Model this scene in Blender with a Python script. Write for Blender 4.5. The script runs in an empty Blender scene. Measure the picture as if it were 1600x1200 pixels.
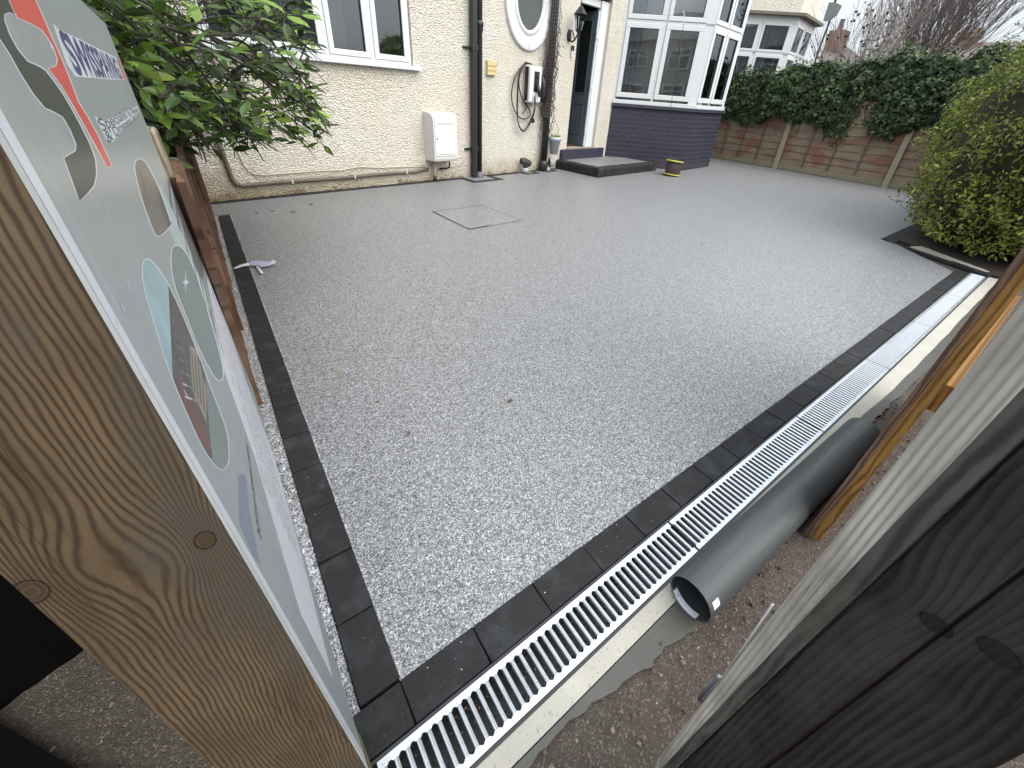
import bpy, bmesh, math, random
import numpy as np
from mathutils import Vector, Matrix
R_ = math.radians
scene = bpy.context.scene
COL = scene.collection
# ------------------------------------------------------------------ camera
CAMH = 1.25
B = np.array([[0.80262, -0.59292, 0.06548], [0.25830, 0.44438, 0.85779], [0.53770, 0.67155, -0.50983]])
B[0] /= np.linalg.norm(B[0]); B[1] -= B[0]*(B[0]@B[1]); B[1] /= np.linalg.norm(B[1]); B[2] = -np.cross(B[0], B[1])
F_, CX, CY = 631.3, 830.17, 518.28
cam = bpy.data.cameras.new('camera'); camo = bpy.data.objects.new('camera', cam); COL.objects.link(camo)
cam.sensor_width = 36; cam.lens = F_/1600*36
cam.shift_x = (800-CX)/1600; cam.shift_y = (CY-600)/1600
cam.clip_start = 0.02; cam.clip_end = 1500
M = Matrix.Identity(4)
for i in range(3):
    M[i][0] = B[0][i]; M[i][1] = B[1][i]; M[i][2] = -B[2][i]
M[0][3] = 0; M[1][3] = 0; M[2][3] = CAMH
camo.matrix_world = M
scene.camera = camo
# ------------------------------------------------------------------ light
SUN_EL, SUN_AZ = R_(42), R_(166)          # azimuth measured clockwise from +Y
w = bpy.data.worlds.new('World'); scene.world = w; w.use_nodes = True
nt = w.node_tree; nt.nodes.clear()
sky = nt.nodes.new('ShaderNodeTexSky'); sky.sky_type = 'NISHITA'; sky.sun_disc = False
sky.sun_elevation = SUN_EL; sky.sun_rotation = SUN_AZ; sky.air_density = 1.0; sky.dust_density = 4.0; sky.ozone_density = 1.0
mx = nt.nodes.new('ShaderNodeMix'); mx.data_type = 'RGBA'; mx.inputs[0].default_value = 0.72
nt.links.new(sky.outputs[0], mx.inputs[6]); 
tc = nt.nodes.new('ShaderNodeTexCoord'); nz = nt.nodes.new('ShaderNodeTexNoise'); nz.inputs['Scale'].default_value = 2.5; nz.inputs['Detail'].default_value = 5
rp = nt.nodes.new('ShaderNodeValToRGB'); rp.color_ramp.elements[0].position = .3; rp.color_ramp.elements[0].color = (7.8, 8.4, 9.1, 1)
rp.color_ramp.elements[1].position = .7; rp.color_ramp.elements[1].color = (9.6, 10.0, 10.4, 1)
nt.links.new(tc.outputs['Generated'], nz.inputs['Vector']); nt.links.new(nz.outputs[0], rp.inputs[0]); nt.links.new(rp.outputs[0], mx.inputs[7])
bg = nt.nodes.new('ShaderNodeBackground'); bg.inputs[1].default_value = 0.10
out = nt.nodes.new('ShaderNodeOutputWorld'); sx_ = nt.nodes.new('ShaderNodeSeparateXYZ'); nt.links.new(tc.outputs['Generated'], sx_.inputs[0])
mr_ = nt.nodes.new('ShaderNodeMapRange'); nt.links.new(sx_.outputs[2], mr_.inputs[0]); mr_.inputs[1].default_value = 0.0; mr_.inputs[2].default_value = .9; mr_.inputs[3].default_value = .40; mr_.inputs[4].default_value = 1.35
vm_ = nt.nodes.new('ShaderNodeVectorMath'); vm_.operation = 'SCALE'; nt.links.new(mx.outputs[2], vm_.inputs[0]); nt.links.new(mr_.outputs[0], vm_.inputs[3])
nt.links.new(vm_.outputs[0], bg.inputs[0]); nt.links.new(bg.outputs[0], out.inputs[0])
sun = bpy.data.lights.new('sun', 'SUN'); sun.energy = 1.2; sun.angle = R_(75); sun.color = (1, .97, .92)
suno = bpy.data.objects.new('sun', sun); COL.objects.link(suno)
sd = Vector((math.sin(SUN_AZ)*math.cos(SUN_EL), math.cos(SUN_AZ)*math.cos(SUN_EL), math.sin(SUN_EL)))
suno.rotation_euler = sd.to_track_quat('Z', 'Y').to_euler()
scene.view_settings.view_transform = 'Standard'; scene.view_settings.look = 'None'
scene.view_settings.exposure = 1.32; scene.view_settings.gamma = 1
try: scene.cycles.use_denoising = True
except Exception: pass

# ------------------------------------------------------------------ pixel helpers: photo pixel -> point on a known plane
def ray(x, y):
    d = B.T @ np.array([(x-CX)/F_, -(y-CY)/F_, 1.0]); return d
def G(x, y, z=0.0):
    d = ray(x, y); t = (z-CAMH)/d[2]; return np.array([d[0]*t, d[1]*t, z])
def ONP(x, y, P, n):
    d = ray(x, y); o = np.array([0, 0, CAMH]); t = ((np.array(P)-o)@n)/(d@n); return o+t*d
HA = R_(8.5); HP = np.array([-.09625, 5.5825, 0]); HT = np.array([math.cos(HA), math.sin(HA), 0]); HN = np.array([-math.sin(HA), math.cos(HA), 0])
def FAC(x, y, off=0.0):      # -> local (s, -off, z) on the house front
    p = ONP(x, y, HP-off*HN, HN); return np.array([(p-HP)@HT, -off, p[2]])

# ------------------------------------------------------------------ mesh builder
def frame(P, rz): return Matrix.Translation(Vector(P)) @ Matrix.Rotation(rz, 4, 'Z')
HM = frame(HP, HA)
class MB:
    def __init__(s, T=None): s.v = []; s.f = []; s.m = []; s.T = T; s.mi = 0
    def add(s, vs, fs, T=None):
        n = len(s.v)
        for p in vs:
            p = Vector((float(p[0]), float(p[1]), float(p[2])))
            if T is not None: p = T @ p
            if s.T is not None: p = s.T @ p
            s.v.append(p)
        for f in fs: s.f.append(tuple(n+i for i in f)); s.m.append(s.mi)
        return s
    def box(s, x0, x1, y0, y1, z0, z1, T=None):
        vs = [(x, y, z) for z in (z0, z1) for y in (y0, y1) for x in (x0, x1)]
        return s.add(vs, [(0, 2, 3, 1), (4, 5, 7, 6), (0, 1, 5, 4), (2, 6, 7, 3), (0, 4, 6, 2), (1, 3, 7, 5)], T)
    def hexa(s, b, t, T=None):   # 4 bottom pts (ccw), 4 top pts
        return s.add(list(b)+list(t), [(3, 2, 1, 0), (4, 5, 6, 7), (0, 1, 5, 4), (1, 2, 6, 5), (2, 3, 7, 6), (3, 0, 4, 7)], T)
    def prism(s, pts, z0, z1, T=None):   # pts ccw xy
        n = len(pts); vs = [(p[0], p[1], z0) for p in pts]+[(p[0], p[1], z1) for p in pts]
        return s.add(vs, [tuple(range(n-1, -1, -1)), tuple(range(n, 2*n))]+[(i, (i+1) % n, n+(i+1) % n, n+i) for i in range(n)], T)
    def poly(s, pts, T=None): return s.add(pts, [tuple(range(len(pts)))], T)
    def tube(s, path, r, n=10, T=None, cap=True):
        P = [Vector(p) for p in path]; k = len(P); rr = r if hasattr(r, '__len__') else [r]*k
        vs = []; up = None
        for i in range(k):
            t = (P[min(i+1, k-1)]-P[max(i-1, 0)]).normalized()
            if up is None:
                up = Vector((0, 0, 1)) if abs(t.z) < .9 else Vector((1, 0, 0))
            a = t.cross(up)
            if a.length < 1e-6: a = t.orthogonal()
            a.normalize(); b = a.cross(t).normalized(); up = b
            for j in range(n):
                q = 2*math.pi*j/n; vs.append(P[i]+(a*math.cos(q)+b*math.sin(q))*rr[i])
        fs = [(i*n+j, i*n+(j+1) % n, (i+1)*n+(j+1) % n, (i+1)*n+j) for i in range(k-1) for j in range(n)]
        if cap: fs += [tuple(range(n-1, -1, -1)), tuple(range((k-1)*n, k*n))]
        return s.add(vs, fs, T)
    def lathe(s, prof, n=20, T=None, cap=False):   # prof [(r,z)]
        k = len(prof); vs = [(r*math.cos(2*math.pi*j/n), r*math.sin(2*math.pi*j/n), z) for r, z in prof for j in range(n)]
        fs = [(i*n+j, i*n+(j+1) % n, (i+1)*n+(j+1) % n, (i+1)*n+j) for i in range(k-1) for j in range(n)]
        if cap: fs += [tuple(range(n-1, -1, -1)), tuple(range((k-1)*n, k*n))]
        return s.add(vs, fs, T)
    def build(s, name, mat, parent=None, smooth=False, bevel=0, seg=2, **kw):
        me = bpy.data.meshes.new(name); me.from_pydata(s.v, [], s.f)
        mats = mat if isinstance(mat, (list, tuple)) else [mat]
        for m_ in mats: me.materials.append(m_)
        me.polygons.foreach_set('material_index', s.m)
        if smooth: me.polygons.foreach_set('use_smooth', [True]*len(s.f))
        me.update()
        o = bpy.data.objects.new(name, me); COL.objects.link(o)
        if parent is not None:
            o.parent = parent; o.matrix_parent_inverse = parent.matrix_world.inverted()
        if bevel:
            b = o.modifiers.new('bevel', 'BEVEL'); b.width = bevel; b.segments = seg; b.limit_method = 'ANGLE'
        if smooth == 'auto':
            try: me.shade_auto_smooth if False else None
            except Exception: pass
        if kw: tag(o, **kw)
        return o
def tag(o, label=None, cat=None, group=None, kind=None):
    if label: o['label'] = label
    if cat: o['category'] = cat
    if group: o['group'] = group
    if kind: o['kind'] = kind
    return o
def thing(name, label, cat, loc=(0, 0, 0), rz=0, group=None):
    o = bpy.data.objects.new(name, None); COL.objects.link(o); o.empty_display_size = .1
    o.matrix_world = frame(loc, rz)
    bpy.context.view_layer.update()
    return tag(o, label, cat, group)

# ------------------------------------------------------------------ materials
class E:     # tiny expression wrapper over node sockets
    def __init__(s, N, k): s.N = N; s.k = k
    def _m(s, op, o=None, c=None): return s.N.math(op, s, o, c)
    def __add__(s, o): return s._m('ADD', o)
    def __radd__(s, o): return s._m('ADD', o)
    def __sub__(s, o): return s._m('SUBTRACT', o)
    def __rsub__(s, o): return s.N.math('SUBTRACT', o, s)
    def __mul__(s, o): return s._m('MULTIPLY', o)
    def __rmul__(s, o): return s._m('MULTIPLY', o)
    def __truediv__(s, o): return s._m('DIVIDE', o)
class NT:
    def __init__(s, name):
        s.mat = bpy.data.materials.new(name); s.mat.use_nodes = True; s.t = s.mat.node_tree; s.t.nodes.clear()
        s.o = s.t.nodes.new('ShaderNodeOutputMaterial'); s.b = s.t.nodes.new('ShaderNodeBsdfPrincipled')
        s.t.links.new(s.b.outputs[0], s.o.inputs[0]); s._c = {}
    def put(s, sock, v):
        if isinstance(v, E): s.t.links.new(v.k, sock)
        elif isinstance(v, (tuple, list)) and len(v) == 3 and sock.type == 'RGBA': sock.default_value = (*v, 1)
        elif sock.type == 'RGBA' and not hasattr(v, '__len__'): sock.default_value = (v, v, v, 1)
        else: sock.default_value = v
    def math(s, op, a, b=None, c=None):
        n = s.t.nodes.new('ShaderNodeMath'); n.operation = op
        for i, v in enumerate((a, b, c)):
            if v is not None: s.put(n.inputs[i], v)
        return E(s, n.outputs[0])
    def co(s, k='Object'):
        if k not in s._c: s._c[k] = s.t.nodes.new('ShaderNodeTexCoord')
        return E(s, s._c[k].outputs[k])
    def map(s, v, scale=(1, 1, 1), rot=(0, 0, 0), loc=(0, 0, 0)):
        n = s.t.nodes.new('ShaderNodeMapping'); s.put(n.inputs[0], v); n.inputs['Scale'].default_value = scale; n.inputs['Rotation'].default_value = rot; n.inputs['Location'].default_value = loc
        return E(s, n.outputs[0])
    def sep(s, v):
        n = s.t.nodes.new('ShaderNodeSeparateXYZ'); s.put(n.inputs[0], v); return [E(s, n.outputs[i]) for i in range(3)]
    def comb(s, x, y, z):
        n = s.t.nodes.new('ShaderNodeCombineXYZ')
        for i, v in enumerate((x, y, z)): s.put(n.inputs[i], v)
        return E(s, n.outputs[0])
    def noise(s, scale, detail=3, rough=.55, v=None, dist=0, col=False):
        n = s.t.nodes.new('ShaderNodeTexNoise'); n.inputs['Scale'].default_value = scale; n.inputs['Detail'].default_value = detail
        n.inputs['Roughness'].default_value = rough; n.inputs['Distortion'].default_value = dist
        s.put(n.inputs['Vector'], v if v is not None else s.co()); return E(s, n.outputs[1 if col else 0])
    def voro(s, scale, v=None, feat='F1', out='Distance', rnd=1):
        n = s.t.nodes.new('ShaderNodeTexVoronoi'); n.feature = feat; n.inputs['Scale'].default_value = scale; n.inputs['Randomness'].default_value = rnd
        s.put(n.inputs['Vector'], v if v is not None else s.co()); return E(s, n.outputs[out])
    def ramp(s, f, stops, interp='LINEAR'):
        n = s.t.nodes.new('ShaderNodeValToRGB'); cr = n.color_ramp; cr.interpolation = interp
        while len(cr.elements) < len(stops): cr.elements.new(.5)
        for e, (p, c) in zip(cr.elements, stops):
            e.position = p; e.color = (*c, 1) if isinstance(c, tuple) else (c, c, c, 1)
        s.put(n.inputs[0], f); return E(s, n.outputs[0])
    def mix(s, f, a, b, mode='MIX'):
        n = s.t.nodes.new('ShaderNodeMix'); n.data_type = 'RGBA'; n.blend_type = mode
        s.put(n.inputs[0], f); s.put(n.inputs[6], a); s.put(n.inputs[7], b); return E(s, n.outputs[2])
    def rand(s):
        n = s.t.nodes.new('ShaderNodeNewGeometry'); return E(s, n.outputs['Random Per Island'])
    def bump(s, h, strength=.5, dist=.01):
        n = s.t.nodes.new('ShaderNodeBump'); n.inputs['Strength'].default_value = strength; n.inputs['Distance'].default_value = dist
        s.put(n.inputs['Height'], h); return E(s, n.outputs[0])
    def done(s, color=None, rough=.6, normal=None, metal=None, spec=None, trans=None, alpha=None, emit=None, estr=1, coat=None):
        if color is not None: s.put(s.b.inputs['Base Color'], color)
        s.put(s.b.inputs['Roughness'], rough)
        if normal is not None: s.put(s.b.inputs['Normal'], normal)
        if metal is not None: s.put(s.b.inputs['Metallic'], metal)
        if spec is not None: s.put(s.b.inputs['Specular IOR Level'], spec)
        if trans is not None: s.put(s.b.inputs['Transmission Weight'], trans)
        if alpha is not None: s.put(s.b.inputs['Alpha'], alpha)
        if coat is not None: s.put(s.b.inputs['Coat Weight'], coat)
        return s.mat
def simple(name, c, rough=.5, var=.12, scale=8, metal=None, bump=0, bscale=60, spec=None):
    N = NT(name); n = N.noise(scale, 4)
    col = N.mix(n, tuple(x*(1-var) for x in c), tuple(min(1, x*(1+var)) for x in c))
    nm = N.bump(N.noise(bscale, 3), bump, .003) if bump else None
    return N.done(col, rough, nm, metal, spec)
MT = {}
MT['upvc'] = simple('white_upvc', (.60, .62, .635), .3, .04, 3)
MT['white'] = simple('white_paint', (.62, .63, .63), .45, .06, 5)
MT['meter'] = simple('meter_box_plastic', (.56, .56, .53), .4, .05, 5)
MT['black'] = simple('black_plastic', (.018, .018, .02), .38, .3, 20)
MT['blackmetal'] = simple('black_iron', (.012, .012, .013), .45, .3, 20)
MT['dark'] = simple('dark_interior', (.02, .02, .02), .9, .2)
MT['room'] = simple('room_wall', (.035, .033, .03), .9, .2, 2)
MT['rubber'] = simple('rubber_seal', (.02, .02, .02), .6)
MT['door'] = simple('grey_blue_door', (.085, .108, .125), .4, .1, 10)
MT['steppaint'] = simple('purple_black_paint', (.026, .027, .046), .5, .25, 14, bump=.3)
MT['wood_red'] = simple('hall_floor', (.10, .035, .02), .5)
MT['greypot'] = simple('grey_pot', (.42, .45, .50), .5, .05)
MT['yellowvent'] = simple('yellow_vent', (.55, .46, .22), .6, .15, 20)
MT['reel'] = simple('yellow_plastic', (.42, .43, .07), .35, .1)
MT['greypvc2'] = simple('light_grey_pipe', (.36, .37, .38), .5, .1, 20)
MT['rust'] = simple('old_painted_pipe', (.115, .088, .072), .6, .45, 12, bump=.4)
MT['cable_beige'] = simple('beige_cable', (.50, .45, .34), .6)
MT['paper'] = simple('white_paper', (.75, .74, .80), .7, .08, 30)
MT['lead'] = simple('lead_flashing', (.10, .11, .12), .5, .3, 6)
MT['aerial'] = simple('grey_board', (.16, .18, .18), .6, .2)
MT['soilbed'] = simple('bed_soil', (.03, .023, .018), .95, .6, 25, bump=1, bscale=40)

def m_glass(name, tint=(.02, .025, .03), a=.35):
    N = NT(name); t = N.t
    gl = t.nodes.new('ShaderNodeBsdfGlossy'); gl.inputs['Roughness'].default_value = .015; gl.inputs['Color'].default_value = (.9, .95, 1, 1)
    tr = t.nodes.new('ShaderNodeBsdfTransparent'); tr.inputs[0].default_value = (a+.4, a+.43, a+.45, 1)
    lw = t.nodes.new('ShaderNodeFresnel'); lw.inputs[0].default_value = 1.65
    wv = N.bump(N.noise(1.3, 1), .12, .02); t.links.new(wv.k, gl.inputs['Normal'])
    mr = N.math('ADD', E(N, lw.outputs[0]), .06)
    m = t.nodes.new('ShaderNodeMixShader'); N.put(m.inputs[0], mr); t.links.new(tr.outputs[0], m.inputs[1]); t.links.new(gl.outputs[0], m.inputs[2])
    t.links.new(m.outputs[0], N.o.inputs[0]); return N.mat
MT['glass'] = m_glass('window_glass')
N = NT('frosted_dark_glass'); MT['frost'] = N.done(N.mix(N.noise(3, 3), (.05, .06, .06), (.09, .105, .10)), .12)

# render / roughcast
def m_stucco():
    N = NT('cream_roughcast'); c = N.co(); x, y, z = N.sep(c)
    cw = N.map(c, (1, 1, 1.15))
    n1 = N.noise(42, 3, .6, N.map(c, (1, 1, 1.5), (0, R_(18), 0)), .0); v = N.voro(48, N.map(c, (1, 1, 1.45), (0, R_(18), 0))); h = n1*1.1 - v*.7
    f = N.noise(1.2, 5, .6); g = N.noise(9, 4, .6)
    col = N.mix(N.ramp(f, [(.35, 0.0), (.7, 1.0)]), (.84, .79, .665), (.89, .865, .785))
    col = N.mix(N.ramp(n1, [(.36, .55), (.5, 0.0)]), col, (.60, .52, .38))
    # splash dirt near the ground, flaking render
    lowm = N.ramp(z+ (f-.5)*.5 + (g-.5)*.25, [(.02, 1.0), (.30, 0.0)])
    leftm = N.ramp(x*.25+(f-.5)*.5, [(.0, 1.0), (.35, 0.0)]); col = N.mix(leftm*lowm*.5+lowm*.5, col, (.38, .30, .17))
    flake = N.ramp(z*1.9 + (N.noise(5, 5, .75)-.5)*1.1, [(-.0, 1.0), (.03, 0.0)])
    col = N.mix(flake*.8, col, (.30, .22, .14))
    return N.done(col, .9, N.bump(h, 1.0, .042), spec=.15)
MT['stucco'] = m_stucco()
def m_stucco2():
    N = NT('weathered_render'); x, y, z = N.sep(N.co())
    col = N.mix(N.noise(4, 4), (.60, .58, .52), (.72, .70, .66))
    st = N.ramp(z + (N.noise(5, 5, .7)-.5)*1.2, [(3.3/8, 1.0), (3.6/8, 1.0), (.55, 0.0)])
    return N.done(N.mix(N.noise(9, 5, .7)*.5, col, (.42, .37, .25)), .9, N.bump(N.noise(30, 3), .8, .03))
MT['stucco2'] = m_stucco2()

def m_resin(name, lo=1.0, sc=1.0):
    N = NT(name); c = N.co()
    v = N.voro(270*sc, c, 'F1', 'Color'); vx, vy, vz = N.sep(v); d = N.voro(270*sc, c)
    k = N.ramp(vx, [(0, .04*lo), (.16, .13*lo), (.32, .25*lo), (.65, .38*lo), (.85, .52*lo), (1, .72*lo)])
    tint = N.mix(vy, (.97, .99, 1.03), (1.0, 1.005, .98))
    k = N.mix(1.0, k, tint, 'MULTIPLY')
    gap = N.ramp(d, [(.30, 0.0), (.62, 1.0)])
    k = N.mix(gap*.62, k, (.05*lo, .05*lo, .055*lo))
    mo = N.ramp(N.noise(75*sc, 3, .75), [(.38, .62), (.5, .95), (.62, 1.22)]); mo2 = N.ramp(N.noise(22, 4, .7), [(.35, .90), (.65, 1.08)])
    k = N.mix(.85, k, mo, 'MULTIPLY'); k = N.mix(1.0, k, mo2, 'MULTIPLY')
    big = N.noise(.7, 4, .6); k = N.mix(N.ramp(big, [(.35, .0), (.7, .05)]), k, (.16*lo, .16*lo, .165*lo))
    return N.done(k, .42, N.bump(d, -.6, .004), spec=.55)
MT['resin'] = m_resin('grey_resin_bound_gravel', .96)
MT['gravel'] = m_resin('loose_white_gravel', 1.5, .55)

def m_block():
    N = NT('charcoal_block'); r = N.rand(); c = N.co()
    n = N.noise(5, 6, .65); f = N.noise(160, 3, .7); st = N.noise(11, 4, .6)
    col = N.mix(n, (.008, .0082, .0085), (.021, .0215, .022))
    col = N.mix(N.ramp(f, [(.62, 0.0), (.74, .8)]), col, (.09, .10, .11))
    col = N.mix(N.ramp(st, [(.50, 0.0), (.75, .6)]), col, (.060, .064, .066))
    col = N.mix(r*.3, col, (.035, .037, .043))
    return N.done(col, N.mix(st, .60, .85), N.bump(N.noise(220, 3, .7)+N.noise(14, 3)*.9, .7, .005), spec=.3)
MT['block'] = m_block()
N = NT('galvanised_steel'); n = N.voro(60, None, 'F1', 'Color'); n1, _, _ = N.sep(n)
MT['galv'] = N.done(N.mix(N.noise(30, 4), (.50, .52, .54), (.68, .70, .72)), N.mix(n1, .30, .46), metal=.75)
def m_concrete():
    N = NT('concrete_haunch'); n = N.noise(6, 5, .65); 
    col = N.mix(n, (.30, .285, .24), (.46, .44, .38)); col = N.mix(N.ramp(N.noise(90, 3, .7), [(.60, 0.0), (.70, .8)]), col, (.13, .12, .10))
    return N.done(col, .9, N.bump(N.noise(120, 4, .7), .5, .004))
MT['concrete'] = m_concrete()
def m_wet():
    N = NT('damp_mortar'); n = N.noise(8, 5, .65)
    return N.done(N.mix(n, (.045, .044, .037), (.085, .082, .070)), .5, N.bump(N.noise(50, 5, .7), .4, .006))
MT['wet'] = m_wet()
def m_soil():
    N = NT('gritty_soil'); n = N.noise(5, 6, .7); v = N.voro(270, None, 'F1', 'Color'); vx, vy, _ = N.sep(v); d = N.voro(270)
    col = N.mix(n, (.048, .038, .028), (.120, .096, .074))
    col = N.mix(N.ramp(vx, [(.76, 0.0), (.86, .7)]), col, N.mix(vy, (.10, .085, .07), (.26, .22, .19)))
    return N.done(col, .9, N.bump(N.noise(60, 6, .75)-d*.5, .9, .012))
MT['soil'] = m_soil()

def m_wood(name, dark, light, axis='Z', fx=110, warp=.012, knots=(), lo=.35, hi=.7, rough=.7, dirt=None, along=1.2, org=(0, 0), bump=.5):
    """growth-ring grain on a sawn face: u across the face, v along the length"""
    N = NT(name); x, y, z = N.sep(N.co())
    u, v = {'Z': (x, z), 'ZY': (y, z), 'X': (z, x), 'XY': (y, x)}[axis]
    uu = u*1.0 + (N.noise(1, 3, .5, N.comb(u*9, 0.0 if False else v*1.6, 0.0))-.5)*warp*6 + (N.noise(1, 3, .6, N.comb(u*30, v*7, 3.0))-.5)*warp*1.5
    for (ku, kv, s, amp, asp) in knots:
        du = (u-ku)/s; dv = (v-kv)/(s*asp); d2 = du*du+dv*dv
        g = N.math('EXPONENT', d2*-1.0); uu = uu + du*g*amp
    ring = N.math('SINE', uu*fx*6.283 + v*along*6.283)
    fine = N.noise(1, 3, .7, N.comb(u*900, v*22, 0.0))
    k = N.ramp(ring*.5+.5 + (fine-.5)*.35, [(0, 0.0), (lo, .15), (hi, .75), (1, 1.0)])
    blot = N.noise(1, 4, .6, N.comb(u*16, v*4, 1.0))
    L = N.mix(N.ramp(blot, [(.3, 0.0), (.7, 1.0)]), tuple(a*.62 for a in light), tuple(a*1.25 for a in light))
    col = N.mix(k, L, dark)
    if dirt: col = N.mix(N.ramp(N.noise(1, 5, .65, N.comb(u*9, v*3, 7.0)), [(.48, 0.0), (.66, .8)]), col, dirt)
    for (ku, kv, s, amp, asp) in knots:
        du = (u-ku)/(s*.30); dv = (v-kv)/(s*.30*(1.55 if asp >= 2 else .8)); d = N.math('SQRT', du*du+dv*dv)
        core = N.ramp(d, [(.86, 1.0), (.93, 0.0)]); rim = N.ramp(d, [(.80, 0.0), (.9, 1.0), (1.0, 1.0), (1.08, 0.0)])
        kr = N.math('SINE', d*15 + (blot*14)); kc = N.mix(kr*.5+.5, tuple(a*.62 for a in light), tuple(a*1.1 for a in dark))
        col = N.mix(core, col, kc); col = N.mix(rim*.85, col, tuple(a*.28 for a in dark))
    crack = N.noise(1, 3, .6, N.comb(u*42, v*1.5, 5.0)); cr = N.ramp(crack, [(.492, 0.0), (.50, .75), (.503, .75), (.511, 0.0)])
    cm = N.ramp(N.noise(1, 2, .5, N.comb(u*4, v*2.4, 9.0)), [(.5, 0.0), (.6, 1.0)])
    col = N.mix(cr*cm, col, tuple(a*.25 for a in dark))
    return N.done(col, rough, N.bump(k*-1.0+fine*.5-cr*cm, bump, .0016), spec=.3)

# ------------------------------------------------------------------ ground & driveway
def noise2(x, y, s=0):
    return (math.sin(x*12.9+s)*math.cos(y*10.7-s*1.3)+math.sin(x*31+y*17+s*2)*.5+math.cos(y*43-x*21+s)*.35)
def ground():
    # one sheet to the horizon with a slot cut for the drain channel
    xs = [-400, -40, -6, -.6, 6.2, 12, 60, 400]; ys = [-400, -60, -6, .235, .372, 6, 60, 400]
    mb = MB(); Z = -.035
    for i in range(len(xs)-1):
        for j in range(len(ys)-1):
            if xs[i] == -.6 and ys[j] == .235: continue
            mb.poly([(xs[i], ys[j], Z), (xs[i+1], ys[j], Z), (xs[i+1], ys[j+1], Z), (xs[i], ys[j+1], Z)])
    mb.build('ground', MT['soil'], kind='structure')
ground()
def soil_patch(name, x0, x1, y0, y1, st, z0, amp, mat, seed):
    mb = MB(); nx = int((x1-x0)/st); ny = int((y1-y0)/st); rng = np.random.RandomState(seed)
    xs = np.linspace(x0, x1, nx+1); ys = np.linspace(y0, y1, ny+1)
    X, Y = np.meshgrid(xs, ys, indexing='ij')
    H = np.zeros_like(X)
    for k in range(26):
        a = rng.rand()*6.28; fq = 2**(rng.rand()*4.6+1.6); H += np.sin((X*np.cos(a)+Y*np.sin(a))*fq+rng.rand()*9)*(1.0/fq**.75)
    H /= H.std(); H = z0+amp*(H*.6+rng.randn(*X.shape)*.30)
    vs = np.stack([X, Y, H], -1).reshape(-1, 3); m = ny+1
    mb.add(vs, [(i*m+j, (i+1)*m+j, (i+1)*m+j+1, i*m+j+1) for i in range(nx) for j in range(ny)])
    return mb.build(name, mat, kind='structure', smooth=True), vs
soil_patch('soil', .0, 6.6, -1.1, .192, .0125, -.012, .0055, MT['soil'], 3)
soil_patch('soil', -1.6, -.10, .05, 1.9, .0125, -.014, .006, MT['soil'], 5)

def dy(x): return .375      # drive's front boundary (behind the blocks)
# resin driveway outline: front kerb, right kerb, hedge bed, fence, house
def W(s, off): p = HP+HT*s-HN*off; return (p[0], p[1])
drive = [(.055, .475), (5.62, .47), (6.34, 1.22), (11.50, 1.35), (11.42, 7.4), W(10.6, .03), W(9.56, 1.32), W(8.19, 1.34), W(7.145, .03), W(0.0, .04), (-.08, 5.02), (.055, 5.02)]
MB().prism(drive, -.03, .0).build('driveway', MT['resin'], kind='structure')
# strip of loose gravel between fence and left edging
MB().prism([(-.125, .47), (-.043, .47), (-.043, 5.05), (-.125, 5.05)], -.03, -.006).build('gravel_strip', MT['gravel'], kind='stuff')
# loose chippings there and on the soil
def pebbles(name, pts, r0, r1, mat, seed, kind='stuff', flat=.6):
    rng = random.Random(seed); mb = MB(); base = [(1, 0, 0), (-1, 0, 0), (0, 1, 0), (0, -1, 0), (0, 0, 1), (0, 0, -1)]
    fs = [(0, 2, 4), (2, 1, 4), (1, 3, 4), (3, 0, 4), (2, 0, 5), (1, 2, 5), (3, 1, 5), (0, 3, 5)]
    for (x, y, z) in pts:
        r = r0+(r1-r0)*rng.random()**2.2; T = Matrix.Translation((x, y, z)) @ Matrix.Rotation(rng.random()*6.28, 4, 'Z') @ Matrix.Rotation(rng.random(), 4, 'X')
        mb.add([(a*r*(.7+.6*rng.random()), b*r*(.7+.6*rng.random()), c*r*flat*(.7+.5*rng.random())) for a, b, c in base], fs, T)
    return mb.build(name, mat, kind=kind)
N = NT('chippings'); MT['chip'] = N.done(N.ramp(N.rand(), [(0, (.10, .10, .11)), (.4, (.26, .26, .27)), (.75, (.46, .46, .47)), (1, (.66, .66, .65))]), .5, N.bump(N.noise(200), .3, .002))
N = NT('brown_stones'); MT['stone'] = N.done(N.ramp(N.rand(), [(0, (.05, .035, .026)), (.5, (.12, .085, .06)), (.85, (.19, .15, .12)), (1, (.34, .29, .24))]), .8, N.bump(N.noise(150), .5, .003))
rg = random.Random(7)
pebbles('loose_gravel', [(-.125+.082*rg.random(), .47+(2.9*rg.random()**1.4), -.003+.003*rg.random()) for _ in range(9000)], .0018, .0036, MT['chip'], 1)
pebbles('soil_stones', [(.2+3.6*rg.random()**1.5, -.75+.92*rg.random(), -.006+.004*rg.random()) for _ in range(5200)]+[(-1.3+1.2*rg.random(), .2+1.0*rg.random(), -.010) for _ in range(900)], .0016, .0085, MT['stone'], 2)
pebbles('loose_gravel', [(.06+.9*rg.random(), .40+.09*rg.random(), .0065) for _ in range(26)]+[(-.03+.08*rg.random(), .5+1.4*rg.random(), .0065) for _ in range(22)], .0012, .0024, MT['chip'], 4)

# rough aggregate lip where the resin meets the blocks
pebbles('resin_edge', [(.055+.006*rg.random(), .475+4.5*rg.random()**1.5, .001) for _ in range(2600)]+[(.055+5.5*rg.random()**1.5, .470+.006*rg.random(), .001) for _ in range(3200)], .0018, .0036, MT['chip'], 9)

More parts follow.
